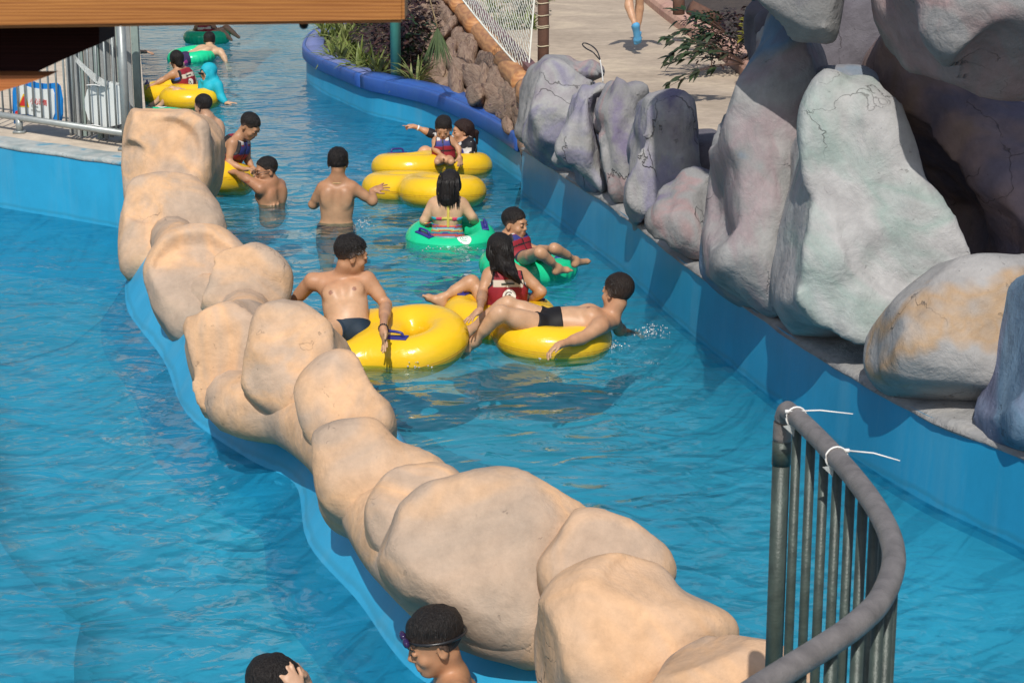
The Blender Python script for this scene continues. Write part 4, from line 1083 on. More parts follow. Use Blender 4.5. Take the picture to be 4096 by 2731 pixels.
ring('green ring mostly hidden behind the end boulder', [Yc(652, 22.9)], .275, .118, M_green, .09, wr=.004, group=GG, emblem=(1.5, .07))

# ================================================================== PEOPLE
def poser(Y):
    return lambda x, y, d=0.0: D(x, y, Y + d)
def under(p, dz, dx=0, dy=0): return Vector((p.x + dx, p.y + dy, p.z + dz))

# --- bare-chested man sitting in the near yellow ring
q = poser(12.75)
J = dict(P=q(1396, 1326, .08), C=q(1368, 1128, .28), H=q(1402, 1020, .26), sR=q(1250, 1122, .30), sL=q(1468, 1116, .30),
         eR=q(1170, 1212, .38), wR=q(1120, 1300, .25), eL=q(1543, 1218, .26), wL=W(1533, 1316, .27),
         hR=q(1350, 1326, .05), hL=q(1440, 1331, .05), kR=q(1245, 1335, -.20), kL=q(1440, 1400, .16), aR=q(1215, 1480, -.2), aL=q(1430, 1480, .25))
p = Person(J, (.86, .36, -.20), sc_=.93, head=1.08, belly=.8, h=.0065, fat=1.04, hands=dict(L=dict(d=(.10, -.42, -.68), n=(0, -.55, -.8), curl=.12, spread=.5, thumb=-1)))
p.skin('person', 'bare-chested man in dark trunks sitting in the near yellow ring, looking to the right', (.56, .35, .235), .85)
p.hair(line=([-.11, -.07, -.03, .0, .035, .075, .1], [-.055, -.045, -.02, .012, .022, .060, .07]), thick=.010, rough=.005)
p.tufts(520)
p.eyes()
p.trunks((.012, .028, .050), leg=.22, top=.12)
bm = bmesh.new()
wv = Vector(p.J['wL']); a1, b1 = frame_along(Vector(p.J['wL'] - p.J['eL']))
for k in range(14):
    an = 2 * math.pi * k / 14; c_ = wv + (a1 * math.cos(an) + b1 * math.sin(an)) * .029 - (Vector(p.J['wL'] - p.J['eL'])).normalized() * .012
    bmesh.ops.create_icosphere(bm, subdivisions=1, radius=.0075, matrix=Matrix.Translation(c_))
bm_obj('bead_bracelet', bm, M_black, p.o)
man_front = p

# --- girl in the red vest seen from behind
q = poser(13.45)
J = dict(P=q(2026, 1262), C=q(2026, 1088, .03), H=q(1998, 1004, .03), sL=q(1958, 1096), sR=q(2090, 1098, .02), eL=q(1930, 1172, -.06), wL=W(1920, 1240, .31),
         eR=q(2166, 1166, -.02), wR=q(2112, 1210, .10), hL=q(1995, 1262, .05), hR=q(2060, 1262, .05), kL=q(1888, 1128, .14), aL=q(1768, 1192, .10), tL=q(1706, 1158, .10),
         kR=q(2090, 1200, .42), aR=q(2070, 1260, .62))
p = Person(J, (-.28, .95, -.15), sc_=.80, head=.98, female=.4, h=.0068, hands=dict(L=dict(d=(-.55, -.45, -.35), n=(-.2, -.3, -.9), curl=.15, spread=.4, thumb=-1), R=dict(d=(-.7, .4, -.2), curl=.8)))
p.skin('person', 'girl with long wet black hair in a red life vest, seen from behind', (.50, .295, .19), .45, feat=False)
def lh(F, s):
    F.cap('hairx', s.hp(.0, -.06, .03), s.hp(.01, -.075, -.10), .075 * s.hs, .068 * s.hs, .03)
    F.cap('hairx', s.hp(.01, -.085, -.08), D(2040, 1085, 13.33), .062, .048, .03)
    F.cap('hairx', D(2040, 1085, 13.33), D(2078, 1130, 13.30), .044, .014, .02)
    F.cap('hairx', s.hp(-.06, -.02, -.05), s.hp(-.075, -.03, -.16), .022, .008, .02)
p.hair(extra=lh, thick=.014, line=([-.11, -.03, .0, .035, .075, .1], [-.12, -.10, -.04, .0, .05, .07]))
p.strands([[p.hp(0, -.07, .10), p.hp(.0, -.135, .02), p.hp(.01, -.15, -.09), D(2040, 1085, 13.24), D(2078, 1128, 13.24)], [p.hp(.04, -.05, .10), p.hp(.05, -.11, .0), p.hp(.045, -.125, -.10), D(2052, 1090, 13.25), D(2084, 1136, 13.25)], [p.hp(-.05, -.03, .09), p.hp(-.075, -.07, -.02), p.hp(-.07, -.07, -.12), D(1985, 1080, 13.3)]], 150, .022)
p.add('swimsuit', np.maximum(p.F.g['torso'] - .008, np.where((p.torso_local(p.F.pts())[2] > .80), .02, -.02)),
      lambda V: np.where(((p.torso_local(V)[2] * 11) % 2 < .75)[:, None], np.array([[.62, .62, .66]]), np.array([[.022, .024, .09]])))
p.vest(); vest_back(p, 3)

# --- man lying back on the same ring
q = poser(12.95)
J = dict(P=q(2200, 1300, 0), C=q(2420, 1278, .02), H=q(2470, 1172, .05), sR=q(2436, 1262, .17), sL=q(2404, 1304, -.17), eL=q(2334, 1350, -.27), wL=W(2246, 1376, .13),
         eR=q(2478, 1318, .30), wR=q(2492, 1328, .42), hL=q(2180, 1312, -.08), hR=q(2190, 1290, .08), kL=q(2002, 1252, -.20), kR=q(2032, 1216, .06),
         aL=q(1895, 1364, -.12), aR=q(1868, 1330, .12), tL=q(1846, 1398, -.16), tR=q(1836, 1368, .05))
p = Person(J, (-.62, .72, -.05), up=(.25, 0, 1), sc_=.93, head=1.06, belly=.25, h=.0068, hands=dict(L=dict(d=(-.8, -.45, -.35), n=(0, -.3, -.9), curl=.6, thumb=1), R=dict(d=(.9, .1, -.1), curl=.3)))
p.skin('person', 'man in black trunks lying back across the yellow ring, face turned away', (.54, .335, .225), .75)
p.hair(color=(.022, .015, .012), line=([-.11, -.07, -.03, .0, .035, .075, .1], [-.09, -.075, -.045, .0, .015, .058, .07]), thick=.010, rough=.004); p.tufts(380, .020)
p.eyes(); p.trunks((.012, .011, .012), leg=.28, top=.22)

# --- boy in the green ring
q = poser(15.2)
J = dict(P=q(2082, 1040, .0), C=q(2040, 952, .06), H=q(2058, 894, .04), sR=q(2000, 958, -.06), sL=q(2088, 956, .10), eL=q(2126, 1000, .10), wL=q(2152, 992, .06), eR=q(1996, 1010, -.10), wR=q(2030, 1050, -.16),
         hR=q(2076, 1042, -.06), hL=q(2100, 1036, .06), kR=W(2158, 1010, .34), aR=W(2232, 1070, .20), tR=W(2284, 1058, .21), kL=W(2216, 994, .32), aL=W(2302, 1040, .19), tL=W(2362, 1022, .19))
p = Person(J, (.83, -.52, -.06), sc_=.66, head=.99, h=.0072)
p.skin('person', 'boy in a life vest in a green ring, bare legs stretched to the right', (.50, .29, .185), .4)
p.hair(line=([-.11, -.07, -.03, .0, .035, .075, .1], [-.06, -.05, -.02, .012, .02, .05, .058]), thick=.008)
p.tufts(260, .014); p.eyes(); p.vest(off=.040, hole=.066); p.trunks((.03, .03, .05), leg=.3)

# --- woman in the striped bikini, from behind
q = poser(16.6)
J = dict(P=q(1788, 952), C=q(1790, 806), H=q(1801, 738, .02), sL=q(1736, 815), sR=q(1848, 815), eL=q(1697, 882, -.02), wL=q(1706, 930, .18), eR=q(1886, 866, -.02), wR=q(1914, 906, .12),
         hL=q(1762, 950), hR=q(1814, 950), kL=q(1745, 945, .42), kR=q(1840, 945, .42), aL=q(1740, 1000, .6), aR=q(1850, 1000, .6))
p = Person(J, (.12, .98, -.16), sc_=.90, head=.98, female=.8, h=.0085)
p.skin('person', 'woman in a striped bikini sitting in a green ring, seen from behind', (.58, .385, .265), .3, feat=False)
def lh(F, s):
    F.cap('hairx', s.hp(0, -.06, .03), s.hp(-.01, -.07, -.11), .082 * s.hs, .076 * s.hs, .03)
    F.cap('hairx', s.hp(-.03, -.07, -.10), s.hp(-.045, -.09, -.165), .045, .020, .02); F.cap('hairx', s.hp(.04, -.07, -.10), s.hp(.05, -.085, -.16), .03, .012, .02)
p.hair(extra=lh, thick=.014, color=(.02, .016, .016), line=([-.11, -.03, .0, .035, .075, .1], [-.12, -.10, -.04, .0, .05, .07]))
p.strands([[p.hp(x, -.06, .11), p.hp(x * 1.3, -.125, .03), p.hp(x * 1.4, -.135, -.08), p.hp(x * 1.2 + .01, -.11, -.19)] for x in (-.06, -.03, 0, .03, .06)], 130, .018, .0034)
rain = np.array([[.60, .035, .07], [.62, .55, .10], [.62, .64, .66], [.03, .42, .55], [.55, .03, .10], [.60, .16, .05], [.10, .06, .30], [.03, .40, .34]])
P_ = p.F.pts(); x_, y_, t_ = p.torso_local(P_)
def stripes(V):
    x, y, t = p.torso_local(V); return rain[np.floor((t + x * x * 2.0) * 34).astype(int) % 8]
A = np.maximum(p.body_arr() - .007, np.maximum((t_ - (.40 + 1.2 * x_ ** 2)) * p.Lt, (-.3 - t_) * p.Lt)); A = np.where(np.abs(x_) > .22, 9, A)
p.add('bikini_bottom', A, stripes)
A = np.maximum(p.F.g['torso'] - .007, np.abs(t_ - .585) * p.Lt - .014)
p.add('bikini_band', A, lambda V: np.where((np.abs(p.torso_local(V)[0]) < .05)[:, None], np.array([[.62, .52, .12]]), np.where((np.abs(p.torso_local(V)[0]) < .10)[:, None], np.array([[.58, .05, .12]]), np.array([[.03, .36, .45]]))))
A = np.maximum(np.maximum(p.F.g['torso'] - .010, np.abs(x_ - .012) * p.s - .012), np.maximum(.33 - t_, t_ - 1.0) * p.Lt); A = np.where(y_ > 0, 9, A)
p.add('neck_tie', A, (.66, .52, .10))

# --- standing man seen from behind
q = poser(17.2); Pm = q(1345, 912)
J = dict(P=Pm, C=q(1350, 738, .0), H=q(1352, 652, .0), sL=q(1292, 752), sR=q(1410, 750), eL=q(1252, 818, .06), wL=q(1274, 812, .28), eR=q(1490, 806, .02), wR=q(1488, 764, .13),
         hL=under(Pm, -.02, -.09), hR=under(Pm, -.02, .09), kL=under(Pm, -.42, -.10, .03), kR=under(Pm, -.42, .10, .03), aL=under(Pm, -.80, -.10), aR=under(Pm, -.80, .10))
p = Person(J, (.03, 1, -.12), sc_=.98, head=1.03, h=.0088, zmin=-.85, feet=False, hands=dict(R=dict(d=(.86, .25, .30), n=(.2, .6, -.7), curl=.25, spread=.5, thumb=-1)))
p.skin('person', 'sunburnt man standing waist-deep with his back turned, wearing a thin necklace', (.47, .28, .178), .75, feat=False)
p.hair(line=([-.11, -.07, -.03, .0, .035, .075, .1], [-.10, -.085, -.055, .0, .015, .06, .07]), thick=.014, rough=.007); p.tufts(360, .030, lean=(0, -.1, -.9))
p.trunks((.05, .055, .075), leg=.5, top=.08)
bm = bmesh.new(); nb = Vector(p.J['C']) + Vector((0, -.012, .035)); add_tube(bm, [nb + Vector((.072 * math.cos(a), .066 * math.sin(a), .012 * math.sin(a))) for a in [2 * math.pi * k / 20 for k in range(21)]], .004, 5, False)
bm_obj('necklace', bm, paint('gold_chain', (.55, .38, .16), .3, .1, bumps=0), p.o)

# --- child and woman on the double ring
q = poser(19.55)
J = dict(P=q(1776, 640), C=q(1772, 556), H=q(1774, 514, -.02), sR=q(1742, 562), sL=q(1806, 562), eR=q(1739, 596, -.05), wR=q(1768, 622, -.14), eL=q(1834, 594, -.02), wL=q(1838, 624, -.10),
         hR=q(1762, 640, -.05), hL=q(1792, 640, -.05), kR=q(1750, 648, -.24), kL=q(1805, 648, -.24))
p = Person(J, (-.06, -.93, -.36), sc_=.56, head=.98, h=.0085, hands=dict(R=dict(d=(.5, -.3, -.3), curl=.8, size=1.2), L=dict(d=(.1, -.3, -.9), curl=.2, size=1.2)))
p.skin('person', 'small child in a life vest on the lap of the woman in floral top', (.49, .285, .185), .4)
p.hair(line=([-.11, -.07, -.03, .0, .035, .075, .1], [-.08, -.07, -.05, -.005, .01, .038, .045]), thick=.012)
p.eyes(False); p.vest(off=.046, hole=.060, hi=1.12)
q = poser(19.95)
J = dict(P=q(1846, 648), C=q(1858, 576), H=q(1850, 524), sR=q(1836, 572, .12), sL=q(1880, 580, -.10), eR=q(1734, 538, .14), wR=q(1662, 508, .10), eL=q(1880, 628, -.14), wL=q(1836, 642, -.26),
         hR=q(1830, 646, .05), hL=q(1848, 650, -.1), kR=q(1702, 604, .02), aR=q(1640, 668, -.05), kL=q(1770, 640, -.2), aL=q(1690, 672, -.22))
p = Person(J, (-.97, -.22, -.05), sc_=.86, head=.96, female=.8, h=.0088, hands=dict(R=dict(d=(-1, 0, .22), n=(0, .2, -1), curl=.3, point=True, thumb=1)))
p.skin('person', 'woman in a black floral top pointing left with an outstretched arm', (.54, .31, .205), .4, feat=False)
def lh(F, s):
    F.cap('hairx', s.hp(0, -.05, .03), s.hp(0, -.07, -.05), .080 * s.hs, .066 * s.hs, .03)
    F.cap('hairx', s.hp(0, -.105, .0), s.hp(0, -.150, -.03), .022, .026, .015); F.cap('hairx', s.hp(0, -.150, -.03), s.hp(0, -.150, -.15), .026, .012, .015)
p.hair(extra=lh, thick=.012, color=(.028, .014, .012)); p.eyes()
U = p.F.g['torso'].copy()
for sd in 'LR': U = smin(U, p.F.g['arm' + sd], .03)
P_ = p.F.pts(); cut = np.full(U.shape, -9.)
for sd in 'LR':
    W_, E_ = p.J['w' + sd], p.J['e' + sd]; ab = W_ - E_; tt = ((P_ - E_) @ ab) / (ab @ ab); dd = np.linalg.norm(P_ - E_ - np.clip(tt, 0, 1)[..., None] * ab, axis=-1)
    cut = np.maximum(cut, np.where(dd < .1, (tt - .35) * np.linalg.norm(ab), -9))
A = np.maximum(np.maximum(U - .008, cut), .088 * p.s - np.linalg.norm(P_ - (p.J['C'] + p.B[2] * .055 + p.B[1] * .03), axis=-1))
def floral(V):
    n_ = fbm(V * 26, 31, 2); c = np.where((n_ > .20)[:, None], np.array([[.62, .60, .58]]), np.array([[.014, .013, .017]]))
    x, y, t = p.torso_local(V); c[(y > .05) & (np.abs(x) < .10) & (t > .35) & (t < .75)] = (.66, .62, .10); return c
p.add('floral_top', A, floral); p.trunks((.014, .013, .017), leg=.2)
bm = bmesh.new(); add_tube(bm, [Vector(p.J['wR'] + (p.J['eR'] - p.J['wR']) * .10), Vector(p.J['wR'] + (p.J['eR'] - p.J['wR']) * .18)], .030, 10); bm_obj('white_wristband', bm, M_white, p.o, True)

# --- boy and bespectacled man by the end boulder
q = poser(18.55)
J = dict(P=q(902, 682), C=q(955, 560, -.03), H=q(998, 504, -.06), sR=q(930, 572, -.12), sL=q(984, 570, .12), eR=q(914, 652, -.16), wR=q(978, 678, -.24), eL=q(990, 640, .10), wL=q(1012, 672, .0),
         hR=q(895, 685, -.07), hL=q(915, 680, .07), kR=q(985, 712, -.2), kL=q(1000, 705, .1))
p = Person(J, (.72, -.35, -.58), sc_=.74, head=1.02, h=.0085, hands=dict(R=dict(d=(.8, -.2, .1), curl=.7)))
p.skin('person', 'boy in a life vest bending forward on the yellow ring by the end boulder', (.49, .285, .185), .4)
p.hair(line=([-.11, -.07, -.03, .0, .035, .075, .1], [-.06, -.05, -.02, .012, .02, .05, .062]), thick=.007)
p.eyes(); p.vest(off=.038, hole=.064); p.trunks((.02, .022, .05), leg=.5)
q = poser(18.1)
J = dict(P=q(1090, 872, .05), C=q(1082, 744, .0), H=q(1066, 682, -.02), sR=q(1118, 738, .12), sL=q(1040, 752, -.12), eL=q(986, 716, -.06), wL=q(944, 690, .14), eR=q(1126, 790, .16), wR=q(1100, 806, .0))
p = Person(J, (-.86, -.48, -.12), sc_=.95, head=1.03, h=.0085, hands=dict(L=dict(d=(-.7, .5, .0), curl=.5)))
p.skin('person', 'man with glasses, chest-deep in the water, holding the edge of a yellow ring', (.47, .27, .175), .75)
p.hair(line=([-.11, -.07, -.03, .0, .035, .075, .1], [-.055, -.045, -.02, .012, .02, .066, .075]), thick=.007, rough=.003); p.eyes()
bm = bmesh.new()
for sg in (1, -1):
    add_tube(bm, [Vector(p.hp(sg * .033 + .024 * math.cos(a), .112, .000 + .015 * math.sin(a))) for a in [2 * math.pi * k / 14 for k in range(15)]], .0028, 5, False)
    add_tube(bm, [Vector(p.hp(sg * .057, .110, .006)), Vector(p.hp(sg * .080, .06, .008)), Vector(p.hp(sg * .084, .0, .006))], .0028, 5)
add_tube(bm, [Vector(p.hp(-.01, .114, .002)), Vector(p.hp(.01, .114, .002))], .0026, 5)
bm_obj('glasses', bm, M_black, p.o)
q = poser(21.6)
J = dict(P=q(872, 610), C=q(834, 486), H=q(813, 424), sR=q(864, 506, .12), sL=q(802, 496, -.10), eR=q(884, 566, .12), wR=q(858, 596, .05), eL=q(790, 560, -.1), wL=q(780, 600, 0))
p = Person(J, (-.80, .56, -.10), sc_=.98, head=1.03, h=.010)
p.skin('person', 'bare-backed man with cropped hair standing behind the end boulder', (.55, .35, .25), .35, feat=False); p.hair(thick=.010, rough=.003)

# --- far group
q = poser(25.25)
J = dict(P=q(752, 384), C=q(722, 284), H=q(706, 240, .02), sL=q(692, 296, -.10), sR=q(758, 290, .12), eL=q(652, 320, -.10), wL=q(610, 342, -.15), eR=q(782, 335, .12), wR=q(770, 368, .15),
         hL=q(742, 386, -.05), hR=q(762, 386, .05), kL=q(690, 380, .30), kR=q(745, 376, .42))
p = Person(J, (-.55, .80, -.12), sc_=.78, head=.98, female=.3, h=.0105, hands=dict(L=dict(d=(-1, -.1, -.3), curl=.8)))
p.skin('person', 'girl in a red life vest seen from behind on the farthest yellow ring', (.48, .285, .185), .4, feat=False)
def lh(F, s): F.cap('hairx', s.hp(0, -.06, .02), s.hp(0, -.08, -.05), .080 * s.hs, .055 * s.hs, .03)
p.hair(extra=lh, thick=.012)
P_ = p.F.pts(); A = np.maximum(p.F.g['torso'] - .008, (p.torso_local(P_)[2] - .8) * p.Lt); p.add('swimsuit', A, (.07, .16, .55))
p.vest(); vest_back(p, 8)
q = poser(24.75)
J = dict(P=q(815, 402), C=q(846, 330), H=q(834, 292, -.02), sR=q(818, 340, .12), sL=q(872, 342, -.10), eR=q(802, 380, .06), wR=q(768, 388, -.08), eL=q(884, 388, -.14), wL=q(904, 414, -.2),
         hR=q(800, 398, .05), hL=q(806, 404, -.1), kR=q(692, 362, .04), kL=q(712, 366, -.16), aR=q(604, 424, .0), aL=q(622, 438, -.18), tR=q(570, 432, -.02), tL=q(588, 444, -.22))
p = Person(J, (-.78, -.60, -.05), sc_=.88, head=.95, female=.4, h=.0105, hands=dict(L=dict(d=(.95, -.1, .1), curl=.2)))
p.skin('person', 'person in a turquoise hooded rash guard and dark sunglasses', (.57, .365, .25), .15, feat=False)
U = smin(p.F.g['torso'], p.F.g['neck'], .04)
for sd in 'LR': U = smin(U, p.F.g['arm' + sd], .03)
U = smin(U - .012, p.F.g['head'] - .018, .04)
P_ = p.F.pts(); fo = np.linalg.norm((P_ - p.hp(0, .10, -.02)) * np.array([1, 1, .85]), axis=-1) - .062
A = np.maximum(np.maximum(U, -fo), -(p.torso_local(P_)[2] + .05) * p.Lt)
for sd in 'LR':
    W_, E_ = p.J['w' + sd], p.J['e' + sd]; ab = W_ - E_; tt = ((P_ - E_) @ ab) / (ab @ ab); dd = np.linalg.norm(P_ - E_ - np.clip(tt, 0, 1.4)[..., None] * ab, axis=-1)
    A = np.maximum(A, np.where(dd < .09, (tt - .96) * np.linalg.norm(ab), -9))
p.add('hooded_rash_guard', A, (.015, .42, .53)); p.trunks((.05, .12, .14), leg=.15, top=.2)
bm = bmesh.new()
for sg in (1, -1): add_box(bm, Vector(p.hp(sg * .032, .112, .002)), (.052, .014, .030), Matrix([[*p.Hb[:, r]] for r in range(3)]), .006)
add_box(bm, Vector(p.hp(0, .112, .008)), (.14, .012, .010), Matrix([[*p.Hb[:, r]] for r in range(3)]))
bm_obj('sunglasses', bm, M_black, p.o)
q = poser(29.8)
J = dict(P=q(742, 236, -.15), C=q(846, 204, .12), H=q(838, 164, .30), sL=q(798, 198, .25), sR=q(882, 208, .02), eR=q(896, 230, -.05), wR=q(905, 252, -.1), eL=q(790, 215, .5), wL=q(810, 235, .6),
         hL=q(735, 230, -.05), hR=q(745, 240, -.2), kL=q(690, 262, -.35), kR=q(705, 268, -.5))
p = Person(J, (.1, .97, -.2), sc_=.97, head=1.05, h=.0125)
p.skin('person', 'man lying face down across the bright green ring in dark purple trunks', (.58, .40, .28), .25, feat=False); p.hair(thick=.012)
p.trunks(lambda V: np.where((fbm(V * 9, 44, 2) > .28)[:, None], np.array([[.35, .05, .22]]), np.array([[.045, .03, .09]])), leg=.6, top=.16)
q = poser(32.6)
J = dict(P=q(826, 150), C=q(820, 100), H=q(812, 70, .02), sL=q(790, 104), sR=q(850, 104), eL=q(778, 130, .05), wL=q(770, 150, .1), eR=q(868, 130, .05), wR=q(885, 150, .1),
         hL=q(826, 150, -.08), hR=q(834, 150, .05), kR=q(905, 112, .05), aR=q(955, 150, .05), kL=q(885, 126, -.12), aL=q(925, 160, -.15))
p = Person(J, (-.2, .95, -.1), sc_=.85, head=1.0, h=.013, detail=False)
p.skin('person', 'person in a red life vest on the shaded far green ring', (.44, .26, .175), .3, lips=False, feat=False); p.hair(thick=.012); p.vest(); p.trunks((.03, .03, .04), leg=.5)
q = poser(30.3)
J = dict(P=q(470, 215), C=q(500, 190), H=q(480, 165), sL=q(480, 200, -.1), sR=q(515, 195, .1), eR=q(548, 210, .0), wR=q(572, 208, -.05), eL=q(470, 225, -.1), wL=q(490, 235, -.15))
p = Person(J, (.5, -.8, -.1), sc_=.9, head=1.0, h=.0125, hands=dict(R=dict(d=(1, 0, -.05), curl=.4, size=1.2)))
p.skin('person', 'swimmer hidden behind the fence hoarding except for one outstretched hand', (.55, .34, .25), .3, feat=False); p.hair(thick=.01)

# --- walker on the path
q = poser(26.2)
J = dict(P=q(2540, -150, .1), C=q(2538, -330, .12), H=q(2540, -440, .14), sL=q(2482, -325, .12), sR=q(2598, -325, .12), eL=q(2455, -225, .12), wL=q(2440, -140, .2), eR=q(2628, -225, .12), wR=q(2640, -140, .2),
         hL=q(2520, -140, .1), hR=q(2562, -140, .1), kL=q(2516, 20, -.02), aL=q(2541, 104, -.16), tL=q(2548, 172, -.05), kR=q(2558, 28, .28), aR=q(2550, 128, .32), tR=q(2552, 138, .52))
p = Person(J, (0, 1, -.05), sc_=.98, head=1.03, h=.011, zmin=.45)
p.skin('person', 'bare-legged person in blue shoes walking away along the concrete path', (.52, .31, .21), .3, feat=False); p.hair(thick=.012)
p.trunks((.03, .045, .10), leg=.62, top=.2, off=.022, name='shorts')
P_ = p.F.pts(); A = np.maximum(smin(p.F.g['torso'], smin(p.F.g['armL'], p.F.g['armR'], .03), .03) - .014, -(p.torso_local(P_)[2] - .02) * p.Lt); p.add('shirt', A, (.5, .5, .52))
for sd in 'LR':
    A_, K_ = p.J['a' + sd], p.J['k' + sd]; ab = A_ - K_; tt = ((P_ - K_) @ ab) / (ab @ ab)
    A = np.maximum(p.F.g['leg' + sd] - .012, (.97 - tt) * np.linalg.norm(ab)); p.add('shoe', A, (.10, .36, .62))

# --- two swimmers in the near basin
q = poser(7.3)
J = dict(P=q(1835, 3130, .05), C=q(1806, 2752, .03), H=q(1742, 2566, -.02), sR=q(1800, 2752, .18), sL=q(1826, 2790, -.15), eR=q(1790, 2960, .2), eL=q(1800, 3000, -.2))
p = Person(J, (-.93, -.22, -.30), sc_=1.0, head=1.02, h=.0055, zmin=-.1)
p.skin('person', 'man with wet black hair and goggles on his forehead, in profile', (.50, .285, .18), .5)
p.hair(line=([-.11, -.07, -.035, .0, .035, .075, .1], [-.085, -.070, -.030, .018, .026, .040, .045]), thick=.014, rough=.005); p.tufts(700, .013, .0018, lean=(0, .1, -1.3)); p.eyes()
def strap(p, zz, name):
    pts = []
    for k in range(29):
        a = math.pi * 2 * k / 28; pts.append(Vector(p.hp(.094 * math.cos(a), .110 * math.sin(a) - .012, zz + .022 * math.sin(a))))
    bm = bmesh.new(); add_tube(bm, pts, .0055 * p.hs, 6, False); g_ = bm_obj(name, bm, M_black, p.o, True)
    bm = bmesh.new()
    for sg in (1, -1):
        pp = Vector(p.hp(sg * .034, .104, zz + .024)); bmesh.ops.create_uvsphere(bm, u_segments=10, v_segments=6, radius=1, matrix=Matrix([[*(p.Hb[i][r] * v for i, v in ((0, .028), (1, .014), (2, .019))), pp[r]] for r in range(3)] + [[0, 0, 0, 1]]))
    g2 = bm_obj('goggle_lens', bm, paint('violet_lens', (.035, .02, .08), .08, .1, bumps=0), g_, True); g2.parent = g_
strap(p, .030, 'goggles')
q = poser(7.15)
J = dict(P=q(1040, 3300), C=q(1058, 2925), H=q(1092, 2760, .0), sR=q(1085, 2950, -.14), sL=q(1045, 2940, .14), eR=q(1250, 2900, -.12), wR=q(1198, 2770, -.06), eL=q(1290, 2860, .14), wL=q(1222, 2728, .12))
p = Person(J, (.80, .42, -.30), sc_=.80, head=1.0, h=.0055, zmin=-.1, hands=dict(R=dict(d=(-.45, .1, .85), n=(-.6, .6, 0), curl=.55, thumb=-1), L=dict(d=(-.35, -.1, .9), n=(-.7, -.5, 0), curl=.55, thumb=1)))
p.skin('person', 'swimmer at the bottom edge lifting both hands to a pair of goggles', (.56, .36, .265), .2)
p.hair(thick=.014, rough=.006); p.tufts(600, .013, .0018, lean=(0, .1, -1.3)); p.eyes(); strap(p, .0, 'goggles')
# ================================================================== LEFT DECK: FENCE, HOARDING, SIGNS
M_steel = paint('galvanised_steel', (0.30, 0.325, 0.32), 0.42, 0.12, 10, 0.05, 0.35)
M_hoard = []
for nm, c in (('pale_green_grey_board', (0.24, 0.30, 0.275)), ('pale_grey_board', (0.31, 0.32, 0.315)), ('grey_board', (0.20, 0.21, 0.205))): M_hoard.append(rock_mat(nm, [(0.3, tuple(x * .8 for x in c)), (0.5, c), (0.68, tuple(min(1, x * 1.15) for x in c))], len(nm), 2.0, 0.3, 0.3, rough=.6, streak=.9))
M_signblue = paint('sign_blue', (0.012, 0.22, 0.62), 0.35, 0.06, bumps=0.02)
M_signwhite = paint('sign_white', (0.74, 0.77, 0.75), 0.4, 0.03, bumps=0.02)
M_red = paint('sign_red', (0.60, 0.03, 0.025), 0.5, 0.04, bumps=0)
M_sy = paint('sign_yellow', (0.75, 0.50, 0.03), 0.5, 0.04, bumps=0)
M_grey_txt = paint('sign_grey', (0.30, 0.32, 0.32), 0.5, 0.04, bumps=0)
fl = W(0, 470, 0.72); fr_ = W(500, 545, 0.72); fdir = (fr_ - fl); fdir.z = 0; flen = fdir.length; fdir.normalize(); fn = Vector((-fdir.y, fdir.x, 0))
fbase = lambda s_, z: Vector((fr_.x, fr_.y, 0)) + fdir * s_ + Vector((0, 0, z))
fence = thing('steel_fence', 'grey galvanised steel bar fence on the kerb of the left basin', 'fence', fbase(0, 0.6))
bm = bmesh.new(); add_tube(bm, [fbase(-6, .745), fbase(.0, .745)], .032, 12); bm_obj('bottom_rail', bm, M_steel, fence, True)
bm = bmesh.new(); add_tube(bm, [fbase(-6, 1.80), fbase(.0, 1.80)], .03, 12); bm_obj('top_rail', bm, M_steel, fence, True)
bm = bmesh.new(); add_tube(bm, [fbase(0.02, .60), fbase(0.02, 1.86)], .040, 14); add_box(bm, fbase(.02, .612), (.14, .14, .02)); bm_obj('post', bm, M_steel, fence, True)
for s_ in (-1.58, -3.3, -5.0):
    bm = bmesh.new(); add_tube(bm, [fbase(s_, .60), fbase(s_, .745)], .035, 12); add_box(bm, fbase(s_, .61), (.11, .11, .02)); bm_obj('post', bm, M_steel, fence, True)
bme = None
for k in range(48):
    s_ = -.115 - k * .122
    if bme is None:
        bm = bmesh.new(); add_tube(bm, [Vector((0, 0, -.51)), Vector((0, 0, .51))], .0095, 10); o = bm_obj('bar', bm, M_steel, None, True); bme = o.data
    else:
        o = bpy.data.objects.new('bar', bme); C.objects.link(o)
    o.parent = fence; o.location = fbase(s_, 1.275) - Vector(fence.location)
# hoarding of upright boards behind the fence
ho = thing('hoarding', 'hoarding of upright pale grey-green boards behind the steel fence', 'hoarding', fbase(-.6, .6) + fn * .45)
px_edges = [566, 532, 512, 490, 470, 447, 425, 405, 380, 362, 340, 322, 300, 283, 268]
rb = random.Random(4)
for i in range(len(px_edges) - 1):
    off = .36 + .02 * i + rb.uniform(-.02, .02)
    pa = D(px_edges[i], 330, 17.6 + off); pb = D(px_edges[i + 1], 330, 17.6 + off)
    w_ = abs(pa.x - pb.x) - .008; cx_ = (pa.x + pb.x) / 2
    bm = bmesh.new(); add_box(bm, Vector((cx_, pa.y, 1.32 + .05 * rb.random())), (w_, .035 + .015 * rb.random(), 1.44), Matrix.Rotation(rb.uniform(-.25, .25), 3, 'Z'), .006)
    bm_obj('board', bm, M_hoard[[0, 1, 2, 0, 1, 2, 1][i % 7]], ho)
bm = bmesh.new()      # crumpled tarpaulin slung between the boards
ta = [D(x, y, 17.78) for x, y in ((300, 222), (345, 262), (390, 302), (430, 322), (470, 330), (505, 345))]; tb = [D(x, y, 17.72) for x, y in ((302, 248), (340, 290), (380, 330), (425, 350), (470, 358), (508, 372))]
for i in range(len(ta)): ta[i].y -= .03 * (i % 2)
